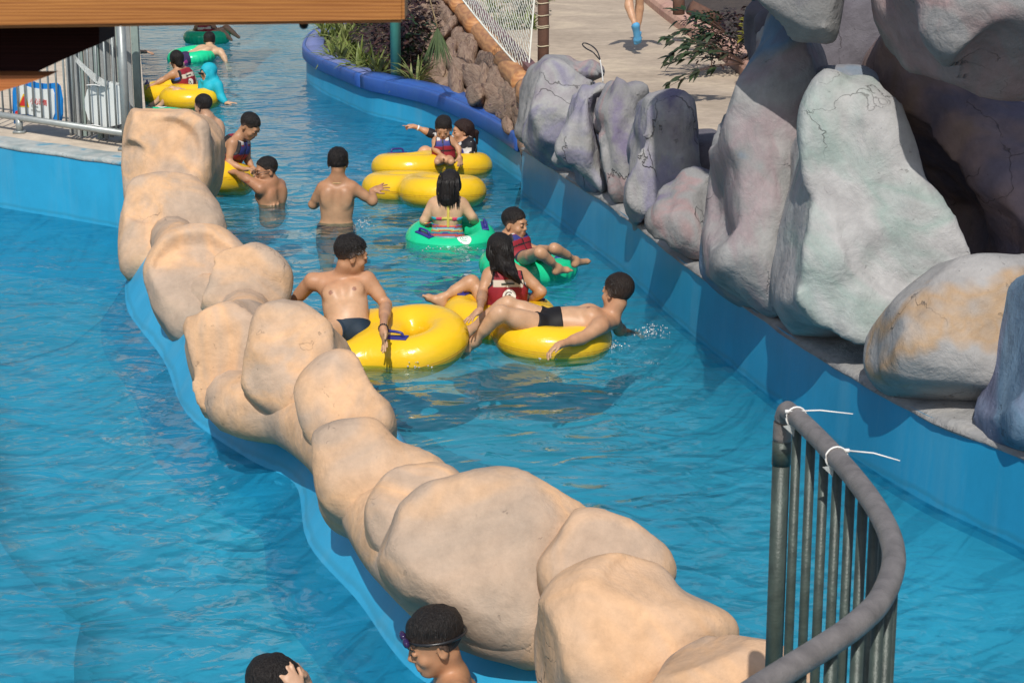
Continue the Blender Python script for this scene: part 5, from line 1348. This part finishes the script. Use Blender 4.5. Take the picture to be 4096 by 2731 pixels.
add_strip(bm, catmull(ta, 4), catmull(tb, 4)); bmesh.ops.solidify(bm, geom=bm.faces[:], thickness=.012); bm_obj('tarpaulin', bm, M_signwhite, ho, True)
# warning sign
def plate(bm, pts2, org, ax_, ay_, n_, th):
    va = [bm.verts.new(org + ax_ * x + ay_ * y) for x, y in pts2]; vb = [bm.verts.new(org + ax_ * x + ay_ * y - n_ * th) for x, y in pts2]
    bm.faces.new(va); bm.faces.new(vb[::-1])
    for i in range(len(va)): bm.faces.new((va[i - 1], vb[i - 1], vb[i], va[i]))
zax = Vector((0, 0, 1)); toward = -fn
def fpx(x, y):      # photo position -> point on the sign plane just behind the bars
    d = ray(x, y); o_ = Vector((0, 0, CAM_Z)); p0 = fbase(0, 0) + fn * .05
    return o_ + d * ((p0 - o_).dot(fn) / d.dot(fn))
so = fpx(50, 495); 
def s2(x, y): v = fpx(x, y) - so; return (v.dot(fdir), v.z)
sg_ = thing('warning_sign', 'blue and white warning sign in Chinese hung behind the fence bars', 'sign', so)
out_b = [(s2(x, y)) for x, y in [(56, 496), (50, 440), (50, 370), (55, 330), (90, 312), (108, 316), (140, 332), (180, 336), (222, 332), (236, 345), (246, 400), (246, 460), (238, 498), (200, 496), (150, 484), (110, 478)]]
bm = bmesh.new(); plate(bm, out_b, so, fdir, zax, toward, .02); bm_obj('frame', bm, M_signblue, sg_)
out_w = [(s2(x, y)) for x, y in [(85, 457), (72, 425), (72, 357), (86, 336), (125, 350), (170, 357), (214, 356), (220, 375), (222, 455), (214, 478), (170, 472), (115, 457)]]
bm = bmesh.new(); plate(bm, out_w, so + toward * .012, fdir, zax, toward, .008); bm_obj('panel', bm, M_signwhite, sg_)
tri = lambda k: [s2(101 + (x - 101) * k, 410 + (y - 410) * k) for x, y in ((77, 427), (79, 420), (98, 376), (104, 376), (120, 423), (121, 430))]
bm = bmesh.new(); plate(bm, tri(1.0), so + toward * .016, fdir, zax, toward, .003); bm_obj('warning_triangle', bm, M_sy, sg_)
bm = bmesh.new(); plate(bm, tri(.72), so + toward * .019, fdir, zax, toward, .002); bm_obj('warning_symbol', bm, M_red, sg_)
for x, y in ((72, 331), (70, 455)):
    bm = bmesh.new(); c_ = fpx(x, y) + toward * .004; bmesh.ops.create_cone(bm, segments=14, radius1=.028, radius2=.028, depth=.008, cap_ends=True, matrix=Matrix.Translation(c_) @ toward.to_track_quat('Z', 'Y').to_matrix().to_4x4()); bm_obj('bolt_cap', bm, M_red, sg_)
def text_part(s_, size, org, ax_, ay_, mat, parent, name):
    cu = bpy.data.curves.new('text', 'FONT'); cu.body = s_; cu.size = size; cu.extrude = .001
    to = bpy.data.objects.new('text_tmp', cu); C.objects.link(to); bpy.context.view_layer.update()
    me = bpy.data.meshes.new_from_object(to.evaluated_get(bpy.context.evaluated_depsgraph_get()))
    bpy.data.objects.remove(to)
    M = Matrix([[ax_[r], ay_[r], ax_.cross(ay_)[r], org[r]] for r in range(3)] + [[0, 0, 0, 1]]); me.transform(M)
    me.materials.clear()
    return mobj(name, me, mat, parent)
text_part('小心滑倒', .064, fpx(127, 413) + toward * .016, fdir, zax, M_red, sg_, 'lettering')
text_part('Caution', .034, fpx(130, 428) + toward * .016, fdir, zax, M_grey_txt, sg_, 'lettering')
text_part('Wet Floor', .034, fpx(130, 445) + toward * .016, fdir, zax, M_grey_txt, sg_, 'lettering')
# white oval board tied behind the bars
ov = thing('oval_board', 'blank white rounded board tied behind the fence bars next to the post', 'board', fpx(430, 505))
oo = fpx(430, 420); s3 = lambda x, y: ((fpx(x, y) - oo).dot(fdir), (fpx(x, y) - oo).z)
bm = bmesh.new(); plate(bm, [s3(x, y) for x, y in [(372, 338), (430, 331), (478, 350), (500, 375), (512, 420), (512, 460), (482, 497), (430, 510), (380, 505), (350, 480), (334, 430), (334, 400), (345, 360)]], oo + fn * .01, fdir, zax, toward, .015); bm_obj('panel', bm, M_signwhite, ov)
for y in (339, 500):
    bm = bmesh.new(); add_tube(bm, [fpx(372, y) + toward * .07, fpx(400, y - 2) + toward * .065, fpx(425, y + 2) + toward * .07], .006, 5); bm_obj('tie', bm, M_white, ov)

# ================================================================== TIMBER CLOSE TO THE CAMERA
q2 = lambda x, y, Y=3.1: D(x, y, Y)
bmt = thing('timber_beam', 'orange varnished timber beam across the top left corner, close to the camera', 'beam', q2(800, 50))
a0 = q2(-500, 122); a1 = q2(1618, 92); t0_ = q2(-500, -520); t1_ = q2(1618, -520)
bm = bmesh.new()
front = [a0, a1, t1_, t0_]; bk = [p + Vector((0, .075, .0)) for p in front]
vf = [bm.verts.new(p) for p in front]; vb = [bm.verts.new(p) for p in bk]
bm.faces.new(vf); bm.faces.new(vb[::-1])
for i in range(4): bm.faces.new((vf[i - 1], vb[i - 1], vb[i], vf[i]))
bmesh.ops.bevel(bm, geom=bm.edges[:], offset=.004, segments=2, affect='EDGES')
bm_obj('beam', bm, M_beam, bmt)
bm = bmesh.new(); bmesh.ops.create_uvsphere(bm, u_segments=12, v_segments=8, radius=.006, matrix=Matrix.Translation(q2(1215, 100, 3.16))); bm_obj('bolt', bm, M_black, bmt, True)
br_ = thing('timber_brace', 'red timber brace in painted shade under the orange beam at the left edge', 'timber brace', q2(100, 200, 3.3))
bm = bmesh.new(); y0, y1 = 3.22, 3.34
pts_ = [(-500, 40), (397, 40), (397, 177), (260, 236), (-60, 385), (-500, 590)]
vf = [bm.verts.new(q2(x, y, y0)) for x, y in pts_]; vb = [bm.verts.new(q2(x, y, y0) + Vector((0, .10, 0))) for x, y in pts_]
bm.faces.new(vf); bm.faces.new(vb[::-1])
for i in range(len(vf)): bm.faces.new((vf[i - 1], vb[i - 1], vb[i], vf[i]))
bm_obj('plank', bm, M_brace_shade, br_)
bm = bmesh.new(); pts_ = [(-500, 290), (0, 284), (235, 284), (140, 318), (0, 357), (-500, 560)]
vf = [bm.verts.new(q2(x, y, y0) + Vector((0, -.055, 0))) for x, y in pts_]; vb = [bm.verts.new(q2(x, y, y0) + Vector((0, -.003, 0))) for x, y in pts_]
bm.faces.new(vf); bm.faces.new(vb[::-1])
for i in range(len(vf)): bm.faces.new((vf[i - 1], vb[i - 1], vb[i], vf[i]))
bm_obj('lit_underside', bm, M_brace_lit, br_)  # orange strip stands in for the brace's sunlit lower edge

# ================================================================== CURVED STEEL RAILING, BOTTOM RIGHT
M_rail = paint('dull_painted_steel', (0.195, 0.175, 0.165), 0.5, 0.25, 22, 0.10, 0.15)
M_bar = paint('green_grey_steel', (0.045, 0.062, 0.052), 0.45, 0.35, 14, 0.08, 0.10)
rp = [(3150, 1640), (3210, 1690), (3310, 1790), (3420, 1915), (3510, 2040), (3565, 2160), (3572, 2270), (3520, 2400), (3420, 2500), (3290, 2590), (3130, 2690), (2960, 2800), (2700, 2980)]
RZ = 1.94
rail_path = catmull([W(x, y, RZ) for x, y in rp], 6)
rg = thing('curved_railing', 'curved steel hand railing with close upright bars in the bottom right corner', 'railing', Vector((rail_path[0].x, rail_path[0].y, .8)))
start = rail_path[0]; dirr = (rail_path[2] - start).normalized()
bend = [start + Vector((0, 0, -.09)) - dirr * .030, start + Vector((0, 0, -.04)) - dirr * .028, start + Vector((0, 0, -.012)) - dirr * .014, start]
bm = bmesh.new(); add_tube(bm, catmull(bend, 3)[:-1] + rail_path, .0235, 18); bm_obj('top_rail', bm, M_rail, rg, True)
bm = bmesh.new(); add_tube(bm, [start + Vector((0, 0, -1.14)) - dirr * .03, start + Vector((0, 0, -.085)) - dirr * .03], .0225, 16); add_tube(bm, [start + Vector((0, 0, -.150)) - dirr * .03, start + Vector((0, 0, -.088)) - dirr * .03], .0240, 16); bm_obj('post', bm, M_bar, rg, True)
cum = [0.0]
for a, b in zip(rail_path[:-1], rail_path[1:]): cum.append(cum[-1] + (b - a).length)
def along(s_):
    for i in range(len(cum) - 1):
        if cum[i + 1] >= s_:
            t = (s_ - cum[i]) / (cum[i + 1] - cum[i]); return rail_path[i].lerp(rail_path[i + 1], t), (rail_path[i + 1] - rail_path[i]).normalized()
    return rail_path[-1], (rail_path[-1] - rail_path[-2]).normalized()
bme = None; s_ = .07
while s_ < cum[-1] - .05:
    p, t = along(s_)
    if bme is None:
        bm = bmesh.new(); add_tube(bm, [Vector((0, 0, -1.12)), Vector((0, 0, -.012))], .0118, 12); o = bm_obj('upright_bar', bm, M_bar, None, True); bme = o.data
    else: o = bpy.data.objects.new('upright_bar', bme); C.objects.link(o)
    o.parent = rg; o.location = p - Vector(rg.location); s_ += .108
bm = bmesh.new(); add_tube(bm, [p + Vector((0, 0, -1.10)) for p in rail_path], .016, 10); bm_obj('bottom_rail', bm, M_bar, rg, True)
for x, y, ex_, ey_ in ((3185, 1665, 3412, 1655), (3345, 1830, 3600, 1842)):
    c_ = min(rail_path, key=lambda p: (p - W(x, y, RZ)).length); i = rail_path.index(c_); t = (rail_path[i + 1] - rail_path[i - 1]).normalized() if i > 0 else dirr
    a_, b_ = frame_along(t)
    bm = bmesh.new(); add_tube(bm, [c_ + (a_ * math.cos(k / 20 * 2 * math.pi) + b_ * math.sin(k / 20 * 2 * math.pi)) * .0256 for k in range(21)], .0024, 6, False)
    hd = c_ + a_ * .024 + b_ * .016
    if (D(ex_, ey_, 4.6) - hd).dot(a_) < 0: hd = c_ - a_ * .024 + b_ * .016
    add_box(bm, hd, (.010, .008, .008)); Yo = hd.y * CP + .78
    end = D(ex_, ey_, Yo - .05)
    add_tube(bm, [hd, hd.lerp(end, .5) + Vector((0, 0, .006)), end], [.0022, .0020, .0014], 5)
    bm_obj('cable_tie', bm, M_white, rg, True)
    bm = bmesh.new(); w0 = c_ - a_ * .012 - b_ * .024; w0 = w0 if w0.x < c_.x else c_ + a_ * .012 - b_ * .024
    f_ = [w0 + Vector((-.022, -.012, .006)), w0 + Vector((.004, -.016, .012)), w0 + Vector((.012, -.014, -.030)), w0 + Vector((-.002, -.015, -.012))]
    bm.faces.new([bm.verts.new(p) for p in f_]); bmesh.ops.solidify(bm, geom=bm.faces[:], thickness=.0015); bm_obj('plastic_scrap', bm, M_signwhite, rg)
# the platform the railing stands on (just below the picture)
bm = bmesh.new(); pf = [Vector((p.x - .02, p.y, .80)) for p in rail_path]
pf = pf + [Vector((pf[-1].x - .8, 1.5, .8)), Vector((-3.5, 1.5, .8)), Vector((-3.5, 2.6, .8)), Vector((.2, 2.6, .8)), Vector((.35, 3.4, .8))]
va = [bm.verts.new(p) for p in pf]; f = bm.faces.new(va); bmesh.ops.triangulate(bm, faces=[f])
bmesh.ops.solidify(bm, geom=bm.faces[:], thickness=.12)
o = bm_obj('platform', bm, M_conc); tag(o, kind='structure')

# ================================================================== BANK: ROCKWORK, LOG EDGING, NET, POST, PLANTS
lg_px = [(1700, -110), (1779, -20), (1832, 40), (1908, 140), (2008, 255), (2095, 372), (2150, 450)]
lz = .80
lgl = [W(x, y, lz) for x, y in lg_px]
rw = thing('rockwork_bank', 'brown sculpted rockwork bank below the orange log edging', 'rockwork', Vector((lgl[4].x, lgl[4].y, .43)))
bm = bmesh.new(); up_ = catmull(lgl, 8); lowl = []
bot_px = [(1480, -60), (1560, 60), (1640, 180), (1715, 300), (1890, 420), (2010, 480), (2110, 530)]
lowl = catmull([W(x, y, .44) for x, y in bot_px], 8)
n_ = len(up_); m_ = 14; rows = []
for j in range(m_ + 1):
    t = j / m_; row = []
    for i in range(n_):
        p = up_[i].lerp(lowl[i], t); p.z = .44 + (.78 - .44) * (1 - t) ** .8 - .02; row.append(p)
    rows.append(row)
G_ = np.array([[list(p) for p in r] for r in rows]).reshape(-1, 3)
dz_ = fbm(G_ * 3.0, 71, 3) * .10
VV = [bm.verts.new(Vector(g) + Vector((-.3, -.5, .8)) * float(d) * .8) for g, d in zip(G_, dz_)]
for j in range(m_):
    for i in range(n_ - 1): bm.faces.new((VV[j * n_ + i], VV[j * n_ + i + 1], VV[(j + 1) * n_ + i + 1], VV[(j + 1) * n_ + i]))
bm_obj('bank', bm, M_stone, rw, True)
rs = random.Random(12)
protos = []
for k in range(5):
    bm = bmesh.new(); bmesh.ops.create_icosphere(bm, subdivisions=3, radius=1)
    P_ = np.array([list(v.co) for v in bm.verts]); d_ = fbm(P_ * 1.3 + k * 5, 80 + k, 3) * .35
    for v, d in zip(bm.verts, d_): v.co *= 1 + float(d)
    me = bpy.data.meshes.new('stone'); bm.to_mesh(me); bm.free(); me.materials.append(M_stone)
    for p_ in me.polygons: p_.use_smooth = True
    protos.append(me)
for j in range(4):
    u_ = rs.uniform(0, .05)
    while u_ < 1:
        wd = rs.uniform(.045, .095); t = .20 + .75 * (j + .5) / 4 + rs.uniform(-.03, .03)
        i = min(n_ - 1, int((u_ + wd / 2) * (n_ - 1))); p = up_[i].lerp(lowl[i], t); p.z = .44 + (.78 - .44) * (1 - t) ** .8 + .02
        tl = (up_[-1] - up_[0]); tl.z = 0
        o = bpy.data.objects.new('stone', rs.choice(protos)); C.objects.link(o); o.parent = rw
        o.scale = (wd * tl.length * .52, rs.uniform(.08, .11), rs.uniform(.13, .19)); o.location = p - Vector(rw.location)
        o.rotation_euler = (rs.uniform(-.5, -.2), rs.uniform(-.15, .15), math.atan2(tl.y, tl.x) + rs.uniform(-.15, .15)); u_ += wd * .92
# logs
cumL = catmull(lgl, 10)
segs = [((1712, -95), (1772, -24)), ((1784, -12), (1836, 44)), ((1846, 58), (1902, 128)), ((1914, 144), (2002, 244)), ((2014, 262), (2092, 364)), ((2102, 380), (2150, 452))]
lw = ['furthest log of the orange edging, partly above the frame', 'second log from the top of the orange edging', 'short orange log of the path edging, above its longest neighbours', 'orange log in the middle of the path edging beside the net', 'orange log of the edging just above the grey rocks', 'lowest orange log of the edging, half buried behind the grey rocks']
for i, (a, b) in enumerate(segs):
    A_, B_ = W(*a, lz), W(*b, lz); n = 9; pts = []; rad = []
    for k in range(n + 1):
        t = k / n; p = A_.lerp(B_, t) + Vector((0, 0, .06)) + Vector((.008 * math.sin(k * 2.1 + i), 0, .008 * math.cos(k * 1.7 + i))); pts.append(p)
        rad.append((.125 + .008 * math.sin(k * 1.3 + i * 2)) * (.86 if k in (0, n) else 1.0))
    bm = bmesh.new(); add_tube(bm, pts, rad, 14); o = bm_obj('log', bm, M_log, None, True); tag(o, lw[i], 'log', 'logs edging the path')
# maroon board behind the logs
bm = bmesh.new(); A_, B_ = W(1740, -120, .92), W(2130, 330, .92)
pth = [A_.lerp(B_, i / 6) for i in range(7)]
sweep(bm, [Vector((p.x, p.y, 0)) for p in pth], [(.0, .70), (.0, 1.02), (.12, 1.02), (.12, .70)], True)
o = bm_obj('maroon_board', bm, M_maroon); tag(o, 'long maroon board running between the logs and the white rope net', 'board')
# brown post with rope lashings
ptop = D(2172, -260, 20.9); pbot = D(2172, 235, 20.9); pbot.z = .45
po = thing('lashed_post', 'brown bark-covered post with rope lashings at the corner of the net', 'post', pbot)
bm = bmesh.new(); add_tube(bm, [pbot, pbot.lerp(ptop, .5) + Vector((.006, 0, 0)), ptop], .062, 14); bm_obj('pole', bm, M_post, po, True)
for y in (13, 62, 104, 111, 184):
    c_ = D(2172, y, 20.9); bm = bmesh.new(); add_tube(bm, [c_ + Vector((.066 * math.cos(k / 16 * 6.2832), .066 * math.sin(k / 16 * 6.2832), .004 * math.sin(k))) for k in range(17)], .007, 6, False); bm_obj('lashing', bm, M_rope, po, True)
# rope net: two families of cords knotted into diamonds
A3, B3, C3 = D(2112, 308, 20.6), D(1790, -80, 23.0), D(2150, -160, 20.8)
ux = (B3 - A3); uy = (C3 - A3)
net = thing('rope_net', 'white knotted rope net stretched between the brown post and the log edging', 'net', A3)
rn_ = random.Random(5)
for fam in range(2):
    bm = bmesh.new(); nC = 25
    for k in range(-nC, nC * 2):
        pts = []
        for j in range(33):
            b_ = j / 32 * 1.02; a_ = (k / nC) + (b_ * .75 if fam else -b_ * .32)
            if a_ < 0 or a_ > 1 or a_ + b_ * .0 > 1 or b_ > 1 or (a_ > 1 - .0 * b_): 
                if len(pts) > 2: break
                pts = []; continue
            if a_ + b_ > 1.0 and a_ > .55: continue
            P_ = A3 + ux * a_ * .98 + uy * b_ + Vector((.006 * math.sin(j * 2.2 + k), .02 * math.sin(a_ * 9) * (1 - b_), -.03 * math.sin(a_ * 3.1416) * (1 - b_) + .005 * math.cos(j * 3 + k * 2)))
            pts.append(P_)
        if len(pts) > 2: add_tube(bm, pts, .0050, 3, False)
    bm_obj('cords', bm, M_net, net)['kind'] = 'stuff'
bm = bmesh.new(); add_tube(bm, [A3 + ux * t + Vector((0, -.01, -.03 * math.sin(t * 3.14))) for t in [i / 20 for i in range(21)]], .010, 6); add_tube(bm, [A3 + uy * t for t in [i / 10 for i in range(11)]], .010, 6); bm_obj('border_rope', bm, M_net, net, True)
# green steel post
bg = W(1584, 312, .45); bm = bmesh.new(); add_tube(bm, [bg, Vector((bg.x, bg.y, 3.2))], .065, 16); o = bm_obj('green_post', bm, M_green_post, None, True); tag(o, 'turquoise green steel post standing at the pool edge among the plants', 'post')

# --- plants
def leaf_mat(name, cols, rough=.5):
    m, nt, out = new_mat(name); a = N(nt, 'ShaderNodeObjectInfo'); v = geo_pos(nt)
    f = math_n(nt, 'FRACT', math_n(nt, 'ADD', noise(nt, 9, 2, .5, 0, v), a.outputs['Random']))
    c = ramp(nt, f, [(i / max(1, len(cols) - 1), c_) for i, c_ in enumerate(cols)])
    p = principled(nt, out, c, rough, None, 0, .35)
    tl_ = N(nt, 'ShaderNodeBsdfTranslucent'); L(nt, c, tl_.inputs['Color']); mx = N(nt, 'ShaderNodeMixShader'); mx.inputs[0].default_value = .25
    L(nt, p.outputs[0], mx.inputs[1]); L(nt, tl_.outputs[0], mx.inputs[2]); L(nt, mx.outputs[0], out.inputs['Surface'])
    return m
M_lf_g = leaf_mat('yellow_green_leaf', [(.10, .14, .035), (.20, .25, .06), (.16, .20, .05), (.26, .28, .10)])
M_lf_p = leaf_mat('dark_purple_leaf', [(.035, .016, .022), (.06, .028, .032), (.028, .025, .022), (.09, .045, .035)])
M_lf_d = leaf_mat('dark_green_leaf', [(.020, .045, .022), (.035, .07, .028), (.05, .085, .035), (.05, .04, .03)])
M_lf_y = leaf_mat('yellow_leaf', [(.22, .20, .02), (.12, .14, .03), (.26, .24, .03)])
M_straw = leaf_mat('dry_straw', [(.30, .21, .10), (.42, .32, .17), (.22, .15, .08)])
M_stem = paint('brown_stem', (.09, .045, .03), .7, .2)
def blade(bm, base, d, L_, w, droop, n=4):
    d = d.normalized(); s = d.cross(Vector((0, 0, 1))); s = s.normalized() if s.length > .01 else Vector((1, 0, 0)); prev = None; p = base.copy(); dd = d.copy()
    for i in range(n + 1):
        t = i / n; ww = w * (1 - t) ** .6 * (.6 + .8 * min(t * 3, 1)) * .5 + .0006
        a, b = bm.verts.new(p - s * ww), bm.verts.new(p + s * ww + Vector((0, 0, ww * .5)))
        if prev: bm.faces.new((prev[0], prev[1], b, a))
        prev = (a, b); dd = (dd + Vector((0, 0, -droop / n))).normalized(); p = p + dd * (L_ / n)
def tuft_mesh(seed, nb, L_, w, spread, droop, mat):
    r = random.Random(seed); bm = bmesh.new()
    for k in range(nb):
        a = r.uniform(0, 6.283); tilt = r.uniform(.05, spread); blade(bm, Vector((r.uniform(-.05, .05), r.uniform(-.05, .05), 0)), Vector((math.cos(a) * math.sin(tilt), math.sin(a) * math.sin(tilt), math.cos(tilt))), L_ * r.uniform(.6, 1.1), w * r.uniform(.7, 1.2), droop * r.uniform(.5, 1.3))
    me = bpy.data.meshes.new('leaves'); bm.to_mesh(me); bm.free(); me.materials.append(mat); return me
def leafy_mesh(seed, R_, H_, nl, ls, mat):
    r = random.Random(seed); bm = bmesh.new()
    for k in range(nl):
        a = r.uniform(0, 6.283); h_ = r.random() ** .7 * H_; rr = R_ * (r.random() ** .5) * (1 - .4 * h_ / H_)
        p = Vector((rr * math.cos(a), rr * math.sin(a), h_)); d = Vector((math.cos(a + r.uniform(-1, 1)), math.sin(a + r.uniform(-1, 1)), r.uniform(-.5, .8))); blade(bm, p, d, ls * r.uniform(.6, 1.2), ls * .42 * r.uniform(.7, 1.2), .4, 3)
    me = bpy.data.meshes.new('leaves'); bm.to_mesh(me); bm.free(); me.materials.append(mat); return me
def plant(name, label, loc, me, rz, sc_, group, stem_h=.2):
    t = thing(name, label, 'plant', loc, group); o = bpy.data.objects.new('leaves', me); C.objects.link(o); o.parent = t; o.rotation_euler.z = rz; o.scale = (sc_,) * 3
    bm = bmesh.new(); add_tube(bm, [Vector(loc), Vector(loc) + Vector((.01, 0, stem_h * sc_))], .008, 5); bm_obj('stem', bm, M_stem, t)
    return t
gm = [tuft_mesh(s_, 34, .42, .040, 1.2, 1.3, M_lf_g) for s_ in (1, 2, 3)]
pm_ = [leafy_mesh(s_, .26, .55, 150, .085, M_lf_p) for s_ in (4, 5, 6)]
dm_ = [leafy_mesh(s_, .22, .45, 120, .08, M_lf_d) for s_ in (7, 8)]
rp_ = random.Random(21)
for x, y in [(1300, 118), (1330, 150), (1345, 195), (1385, 168), (1395, 215), (1372, 240), (1430, 235), (1290, 150), (1420, 130), (1480, 272), (1440, 268), (1520, 292), (1340, 110), (1330, 225), (1660, 325), (1360, 130), (1400, 100)]:
    plant('grassy_plant', 'yellow-green grassy plant along the padded kerb', W(x, y + 12, .43), rp_.choice(gm), rp_.uniform(0, 6), rp_.uniform(.7, 1.15), 'grassy plants along the padded kerb', .1)
for k in range(26):
    x = rp_.uniform(1440, 1720); y = rp_.uniform(70, 70 + (x - 1440) * .55 + 150)
    ymax = 250 + (x - 1440) * .27; y = min(y, ymax)
    plant('purple_shrub', ('dark purple-leaved shrub ' + ('left of' if x < 1545 else 'right of' if x > 1625 else 'right behind') + ' the green post, ' + ('close to the padded kerb' if y > ymax - 45 else 'at the back of the bank')), W(x, min(y, ymax), .43), rp_.choice(pm_ if rp_.random() < .8 else dm_), rp_.uniform(0, 6), rp_.uniform(.95, 1.5), 'dark shrubs on the bank')
bm = bmesh.new(); rr_ = random.Random(9)
for k in range(420):
    x = rr_.uniform(1380, 1800); y = rr_.uniform(90, 330); p = W(x, min(y, 250 + (x - 1440) * .28), .46); a = rr_.uniform(0, 6.3)
    blade(bm, p, Vector((math.cos(a), math.sin(a), rr_.uniform(.2, 1.6))), rr_.uniform(.08, .28), .012, .9, 3)
o = bm_obj('dry_grass', bm, M_straw); tag(o, kind='stuff')
# fan palm frond hanging in front of the rockwork
pf_ = thing('palm_frond', 'single drooping green fan palm leaf on a long thin stalk in front of the rockwork', 'palm leaf', W(1750, 330, .45))
YP = 21.6; hub = D(1750, 112, YP)
bm = bmesh.new(); add_tube(bm, catmull([D(1712, -30, YP + .2), D(1728, 30, YP + .1), D(1742, 80, YP), hub], 4), .008, 6); bm_obj('stalk', bm, M_straw, pf_, True)
rr_ = random.Random(6)
bm = bmesh.new(); blade(bm, Vector((0, 0, 0)), Vector((0, 0, -1)), 1.0, .024, 0, 3); lm = bpy.data.meshes.new('leaflet'); bm.to_mesh(lm); bm.free(); lm.materials.append(M_lf_g if False else leaf_mat('palm_green', [(.07, .11, .05), (.12, .17, .07), (.09, .13, .06)]))
for k in range(46):
    ang = (k / 45 - .5) * .85 + rr_.uniform(-.03, .03); ln = .44 * rr_.uniform(.8, 1.1) * (1 - abs(ang) * .15)
    o = bpy.data.objects.new('leaflet', lm); C.objects.link(o); o.parent = pf_; o.location = hub - Vector(pf_.location); o.rotation_euler = (rr_.uniform(-.25, .25), -ang, rr_.uniform(-.4, .4)); o.scale = (.55, 1, ln)

# ================================================================== RIGHT OF THE PATH: KERB, SHRUBS, POTS
kb = [W(x, y, .50) for x, y in ((2520, -40), (2600, 30), (2702, 110), (2842, 204), (2930, 270), (3010, 350))]
kb = [Vector((p.x, p.y, 0)) for p in catmull(kb, 3)]
bm = bmesh.new(); sweep(bm, kb, [(0, .40), (.0, .60), (.03, .66), (.10, .70), (.24, .70), (.24, .40)], True)
o = bm_obj('pink_kerb', bm, M_pinkkerb); tag(o, 'pink terracotta kerb along the right side of the path', 'kerb')
bm = bmesh.new(); kk = [p + Vector((.25, .1, .64)) for p in kb]; add_strip(bm, kk, [p + Vector((3.0, .4, .1)) for p in kk]); o = bm_obj('planting_bed', bm, M_soil); tag(o, kind='structure')
def log_stub(label, x0, y0, x1, y1, Y, r):
    bm = bmesh.new(); add_tube(bm, [D(x0, y0, Y), D(x1, y1, Y + .1)], r, 12); o = bm_obj('timber_stub', bm, M_post, None, True); tag(o, label, 'timber')
log_stub('upright brown timber stub at the top end of the pink kerb', 2715, 58, 2715, -60, 27.5, .085)
log_stub('brown timber rail lying beside the shrub on the pink kerb', 2760, 30, 2880, 90, 26.2, .10)
rq = random.Random(31)
def nandina(label, base, n, L_, seed):
    r = random.Random(seed); t = thing('leafy_shrub', label, 'shrub', base, 'shrubs by the pink kerb'); bs = bmesh.new(); bl_ = bmesh.new()
    for k in range(n):
        a = r.uniform(2.2, 4.4); el = r.uniform(-.1, .8); d = Vector((math.cos(a) * math.cos(el), math.sin(a) * math.cos(el) * .6, math.sin(el))); p = base.copy(); pts = [p.copy()]
        for j in range(5):
            d = (d + Vector((r.uniform(-.15, .15), r.uniform(-.15, .15), -.14))).normalized(); p = p + d * L_ / 5; pts.append(p.copy())
            if j > 0:
                for _ in range(3):
                    ld = (d + Vector((r.uniform(-1, .6), r.uniform(-.8, .4), r.uniform(-.8, .4)))).normalized(); blade(bl_, p + d * r.uniform(-.05, .05), ld, r.uniform(.10, .17), .055, .3, 3)
        add_tube(bs, pts, [.007, .006, .005, .004, .003, .0025], 5)
    bm_obj('stems', bs, M_stem, t); o = bm_obj('leaves', bl_, M_lf_d, t); o['kind'] = 'stuff'
nandina('dark-leaved shrub reaching out over the path in front of the pillar rock', D(2975, 258, 21.4), 8, .85, 3)
nandina('dark shrub behind, above the pink kerb', D(2900, 130, 23.5), 8, .7, 4)
for k in range(9):
    p = D(rq.uniform(2790, 3040), rq.uniform(60, 215), rq.uniform(23.5, 25.5)); p.z = max(.62, p.z - .35)
    plant('purple_shrub', 'purple and green shrub in the planting bed beside the pillar rock', p, rq.choice(pm_ + dm_), rq.uniform(0, 6), rq.uniform(.8, 1.1), 'shrubs in the bed beside the pillar rock')
plant('yellow_plant', 'small yellow-leaved plant against the pillar rock', D(3005, 175, 22.5), leafy_mesh(41, .16, .32, 70, .09, M_lf_y), 0, 1.0, None)
# greenery behind the net
for k in range(16):
    x = rq.uniform(1900, 2130); p = W(x, rq.uniform(-60, 120), .5); p.x += .25
    plant('net_shrub', 'green shrub behind the white rope net', p, rq.choice(gm + dm_), rq.uniform(0, 6), rq.uniform(.7, 1.0), 'shrubs behind the rope net')
# loop of cord on the rocks
lc = thing('cord_loop', 'dark wire loop on a white cord standing up from the grey rocks', 'cord', D(2415, 325, 16.9))
bm = bmesh.new(); add_tube(bm, catmull([D(2412, 330, 16.9), D(2408, 285, 16.9), D(2400, 240, 16.9)], 4), .006, 6); bm_obj('white_cord', bm, M_white, lc, True)
bm = bmesh.new(); add_tube(bm, catmull([D(2400, 238, 16.9), D(2388, 205, 16.95), D(2365, 183, 17), D(2338, 173, 17), D(2330, 180, 17), D(2345, 195, 16.95), D(2372, 210, 16.9), D(2392, 232, 16.9)], 4, True), .006, 6, False); bm_obj('wire_loop', bm, M_black, lc, True)

# ================================================================== SPLASHES
M_drop, nt_, out_ = new_mat('water_drops'); g_ = N(nt_, 'ShaderNodeBsdfPrincipled'); g_.inputs['Base Color'].default_value = (.85, .9, .92, 1); g_.inputs['Roughness'].default_value = .08; g_.inputs['Transmission Weight'].default_value = .5; L(nt_, g_.outputs[0], out_.inputs['Surface'])
rd = random.Random(77); bm = bmesh.new()
for cx_, cy_, sx, sy, n in ((2610, 1325, 55, 22, 60), (2200, 1420, 60, 18, 70), (2440, 1385, 70, 16, 60), (1450, 895, 40, 16, 40), (1760, 1000, 120, 8, 25), (1660, 1470, 80, 8, 14)):
    for k in range(n):
        p = W(cx_ + rd.gauss(0, sx * .5), cy_ + rd.gauss(0, sy * .5), 0.004); p.z = abs(rd.gauss(0, .018)); r = rd.uniform(.003, .008)
        bmesh.ops.create_icosphere(bm, subdivisions=1, radius=r, matrix=Matrix.Translation(p))
o = bm_obj('splash_drops', bm, M_drop, None, True); tag(o, kind='stuff')
